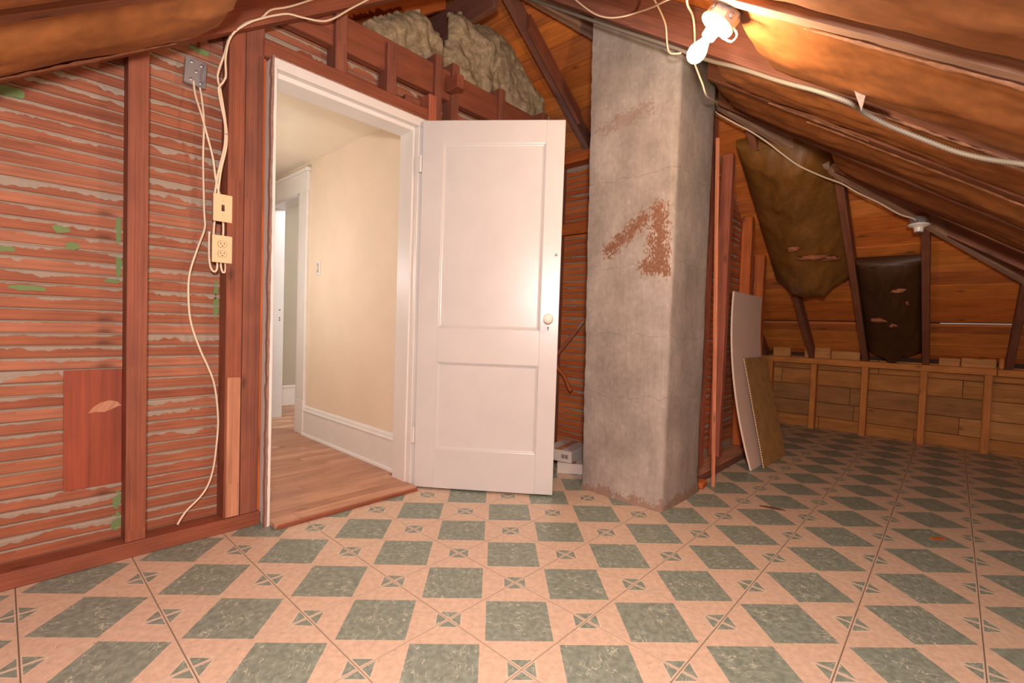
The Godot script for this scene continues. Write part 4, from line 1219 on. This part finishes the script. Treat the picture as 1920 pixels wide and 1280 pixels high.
	var path := smooth_path([Vector3(2.16, 3.00, -2.135), Vector3(2.155, 2.936, -2.045), Vector3(2.15, 2.83, -1.891), Vector3(2.145, 2.694, -1.694), Vector3(2.14, 2.600, -1.558), Vector3(2.135, 2.522, -1.445), Vector3(2.130, 2.432, -1.314), Vector3(2.117, 2.336, -1.175), Vector3(2.108, 2.259, -1.064), Vector3(2.105, 2.206, -0.987), Vector3(2.112, 2.153, -0.911), Vector3(2.103, 2.089, -0.818), Vector3(2.075, 2.023, -0.721), Vector3(2.06, 1.972, -0.648), Vector3(2.040, 1.910, -0.565), Vector3(2.010, 1.850, -0.485), Vector3(1.987, 1.795, -0.405), Vector3(1.977, 1.745, -0.335), Vector3(1.995, 1.715, -0.29), Vector3(2.045, 1.690, -0.255), Vector3(2.080, 1.655, -0.205), Vector3(2.103, 1.619, -0.150), Vector3(2.115, 1.575, -0.085), Vector3(2.110, 1.528, -0.02), Vector3(2.070, 1.478, 0.052), Vector3(2.004, 1.430, 0.125), Vector3(1.95, 1.385, 0.19)], 0.0045)
	var co := put(tube(path, 0.0095, 10, 0.28), "armoured_cable", M.conduit, self)
	tag(co, "ribbed grey armoured cable running under the right slope rafter", "cable")

# ------------------------------------------------------------------ loose things
func build_loose_things() -> void:
	# brown board nailed over the laths, with a torn pale scar
	var pb := thing("patch_board", "dark reddish board patch on the laths with a pale torn scar", "board", Vector3(0.238, 0.487, -2.3155))
	put(box(Vector3(0.163, 0.436, 0.005), 0.001), "panel", mat(rgb(160, 78, 50), 0.7, T.grain, Vector3(0.3, 1.2, 1)), pb)
	var sc := []
	for q in [[0.222, 0.545], [0.236, 0.566], [0.256, 0.581], [0.282, 0.588], [0.305, 0.582], [0.318, 0.566], [0.300, 0.560], [0.285, 0.552], [0.268, 0.545], [0.245, 0.548]]:
		sc.append(Vector3(q[0] - 0.238, q[1] - 0.487, 0.0025))
	put(prism(sc, Vector3(0, 0, 0.0008)), "torn_scar", M.pale, pb)

	# gypsum sheet leaning bowed against the studs
	var pts := PackedVector3Array()
	var uv := PackedVector2Array()
	var n := 24
	for j in n + 1:
		var t := float(j) / n
		var z := -0.950 - 0.2235 * (1.0 - pow(1.0 - t, 2.0))
		var y := 0.001 + 1.22 * t
		for q in [[3.43, 0.0], [4.11, 0.0], [4.11, -0.0125], [3.43, -0.0125]]:
			pts.append(Vector3(q[0] + 0.18 * t, y, z + q[1]))
			uv.append(Vector2(q[0], y))
	var dw := thing("plasterboard_sheet", "bowed sheet of pinkish plasterboard leaning on the studs", "board")
	var st := stool()
	var edge := stool()
	for j in n:
		for k in 4:
			var a := j * 4 + k
			var b := j * 4 + (k + 1) % 4
			var out: Vector3 = [Vector3.BACK, Vector3.RIGHT, Vector3.FORWARD, Vector3.LEFT][k]
			quad(edge if k % 2 == 1 else st, pts[a], pts[b], pts[b + 4], pts[a + 4], out, [uv[a], uv[b], uv[b + 4], uv[a + 4]])
	for j in [0, n]:
		quad(edge, pts[j * 4], pts[j * 4 + 1], pts[j * 4 + 2], pts[j * 4 + 3], Vector3.UP if j else Vector3.DOWN)
	put(st.commit(), "sheet", M.drywall, dw)
	put(edge.commit(), "cut_edge", M.gypsum, dw)
	# olive fibreboard leaning on the plasterboard
	var fb := thing("fibreboard_panel", "olive brown fibreboard with a white dashed edge leaning on the plasterboard", "board")
	var A := Vector3(3.56, 0.001, -0.915)
	var B := Vector3(4.09, 0.001, -0.905)
	var C := Vector3(4.30, 0.735, -1.128)
	var D := Vector3(3.73, 0.735, -1.128)
	var nn := (B - A).cross(D - A).normalized() * -0.006
	put(prism([A, B, C, D], nn if nn.z > 0 else -nn), "panel", M.fibreboard, fb)
	var ds := stool()
	for k in 46:
		var t := (k + 0.3) / 46.0
		add_box(ds, Vector3(0.003, 0.009, 0.007), 0.0, A.lerp(D, t) + Vector3(-0.0022, 0.004, 0.004), Vector2.ZERO, Basis(Vector3.RIGHT, -0.28))
	var dd := put(ds.commit(), "dashed_edge", M.gypsum, fb)
	dd.set_meta("kind", "stuff")
	# thin pink batten
	var bt := put(prism([Vector3(2.895, 0.0, -1.012), Vector3(2.910, 0.0, -1.004), Vector3(2.855, 2.05, -1.052), Vector3(2.840, 2.05, -1.060)], Vector3(0.004, 0, -0.010), Vector3.UP), "batten", mat(rgb(236, 160, 126), 0.6, T.grain, Vector3(0.45, 3.2, 1)), self)
	tag(bt, "thin tall pinkish batten leaning beside the chimney", "batten")
	var bk := put(box(Vector3(0.10, 0.035, 0.05), 0.006), "wood_block", M.orange, self, Vector3(2.835, 0.0185, -1.060), Basis(Vector3.UP, 0.1))
	tag(bk, "small brown wood block at the chimney foot", "block")
	# cartons behind the door
	for q in [["lower", Vector3(2.565, 0.034, -1.80), 0.62, Vector3(0.30, 0.066, 0.19), "flat pale carton on the floor under another carton"], ["upper", Vector3(2.555, 0.105, -1.84), 0.18, Vector3(0.28, 0.072, 0.20), "flat pale carton with a barcode lying on another carton"]]:
		var t := thing("carton", q[4], "box", q[1])
		t.basis = Basis(Vector3.UP, q[2])
		put(box(q[3], 0.003), "body", M.carton, t)
		var lid: Vector3 = q[3]
		put(box(Vector3(lid.x * 0.99, 0.0015, 0.045), 0.0), "tape", M.pale, t, Vector3(0, lid.y * 0.5 + 0.0006, 0))
		if q[0] == "upper":
			for k in 7:
				put(box(Vector3(0.001, 0.026, 0.002 + 0.0015 * (k % 3)), 0.0), "barcode_bar", M.black, t, Vector3(-lid.x * 0.5 - 0.0004, 0.0, 0.03 + 0.0075 * k))
	# stick and bent piece on the return wall
	var stx := thing("wooden_stick", "reddish stick with a grey tip slanting across the short lath wall", "stick", Vector3(2.72, 0.84, -1.98))
	var dir := Vector3(0, 0.944 - 0.70, -1.881 + 2.10).normalized()
	var bs := Basis(Vector3.RIGHT, dir, Vector3.RIGHT.cross(dir))
	put(box(Vector3(0.020, 0.26, 0.024), 0.004), "shaft", M.stud_pink, stx, Vector3(0, -0.02, -0.01), bs)
	put(box(Vector3(0.016, 0.075, 0.018), 0.004), "tip", M.hip, stx, Vector3(0, -0.02, -0.01) + dir * 0.162, bs)
	var hk := put(tube(smooth_path([Vector3(2.735, 0.655, -2.095), Vector3(2.735, 0.625, -2.079), Vector3(2.735, 0.592, -2.035), Vector3(2.735, 0.54, -1.995), Vector3(2.735, 0.491, -1.969), Vector3(2.735, 0.474, -1.95)]), 0.013, 10), "bent_hook", M.orange, self)
	tag(hk, "bent orange wooden hook below the slanting stick", "hook")
	# torn paper flap under the batt beside the bulb
	var fl := thing("paper_flap", "torn kraft paper flap hanging from the batt beside the cable", "flap", Vector3(1.86, 1.72, -0.25))
	var f0 := Vector3(0.0, 0.055, 0.012)
	var f1 := Vector3(-0.010, 0.018, -0.030)
	var f2 := Vector3(0.006, -0.004, 0.016)
	var f3 := Vector3(0.004, -0.085, 0.002)
	put(prism([f0, f1, f2], Vector3(0.0012, 0.0006, 0.0)), "fold", mat(rgb(206, 158, 130), 0.7, T.kraft, Vector3(6, 6, 1)), fl)
	put(prism([f1, f2, f3], Vector3(0.0012, 0.0006, 0.0)), "tongue", mat(rgb(190, 178, 172), 0.8, T.kraft, Vector3(6, 6, 1)), fl)
	# bits on the floor
	var sp := put(prism([Vector3(-0.055, 0, 0.0), Vector3(-0.02, 0, -0.010), Vector3(0.03, 0, -0.007), Vector3(0.065, 0, 0.002), Vector3(0.01, 0, 0.008)], Vector3(0, 0.006, 0)), "wood_splinter", M.splinter, self, Vector3(2.775, 0.0005, -0.665), Basis(Vector3.UP, -1.3))
	tag(sp, "dark wood splinter on the tiles right of the chimney", "splinter")
	var ch := put(prism([Vector3(-0.03, 0, -0.006), Vector3(0.028, 0, -0.010), Vector3(0.034, 0, 0.006), Vector3(-0.024, 0, 0.011)], Vector3(0, 0.006, 0)), "wood_chip", M.orange, self, Vector3(2.945, 0.0005, -0.012), Basis(Vector3.UP, -0.9))
	tag(ch, "orange wood chip lying on a green tile", "chip")
	var cr := stool()
	var r2 := RandomNumberGenerator.new()
	r2.seed = 5
	for k in 90:
		var p := Vector3(r2.randf_range(2.15, 3.2), 0.0, r2.randf_range(-1.75, -0.75))
		if p.x > 2.24 and p.x < 2.80 and p.z < -1.0:
			continue
		var s := r2.randf_range(0.002, 0.006)
		add_box(cr, Vector3(s * 1.6, s, s), s * 0.3, p + Vector3(0, s * 0.5, 0), Vector2.ZERO, Basis(Vector3.UP, r2.randf() * TAU))
	var co := put(cr.commit(), "plaster_crumbs", M.plaster, self)
	co.set_meta("kind", "stuff")
	co.set_meta("label", "plaster crumbs scattered round the chimney foot")
	co.set_meta("category", "debris")
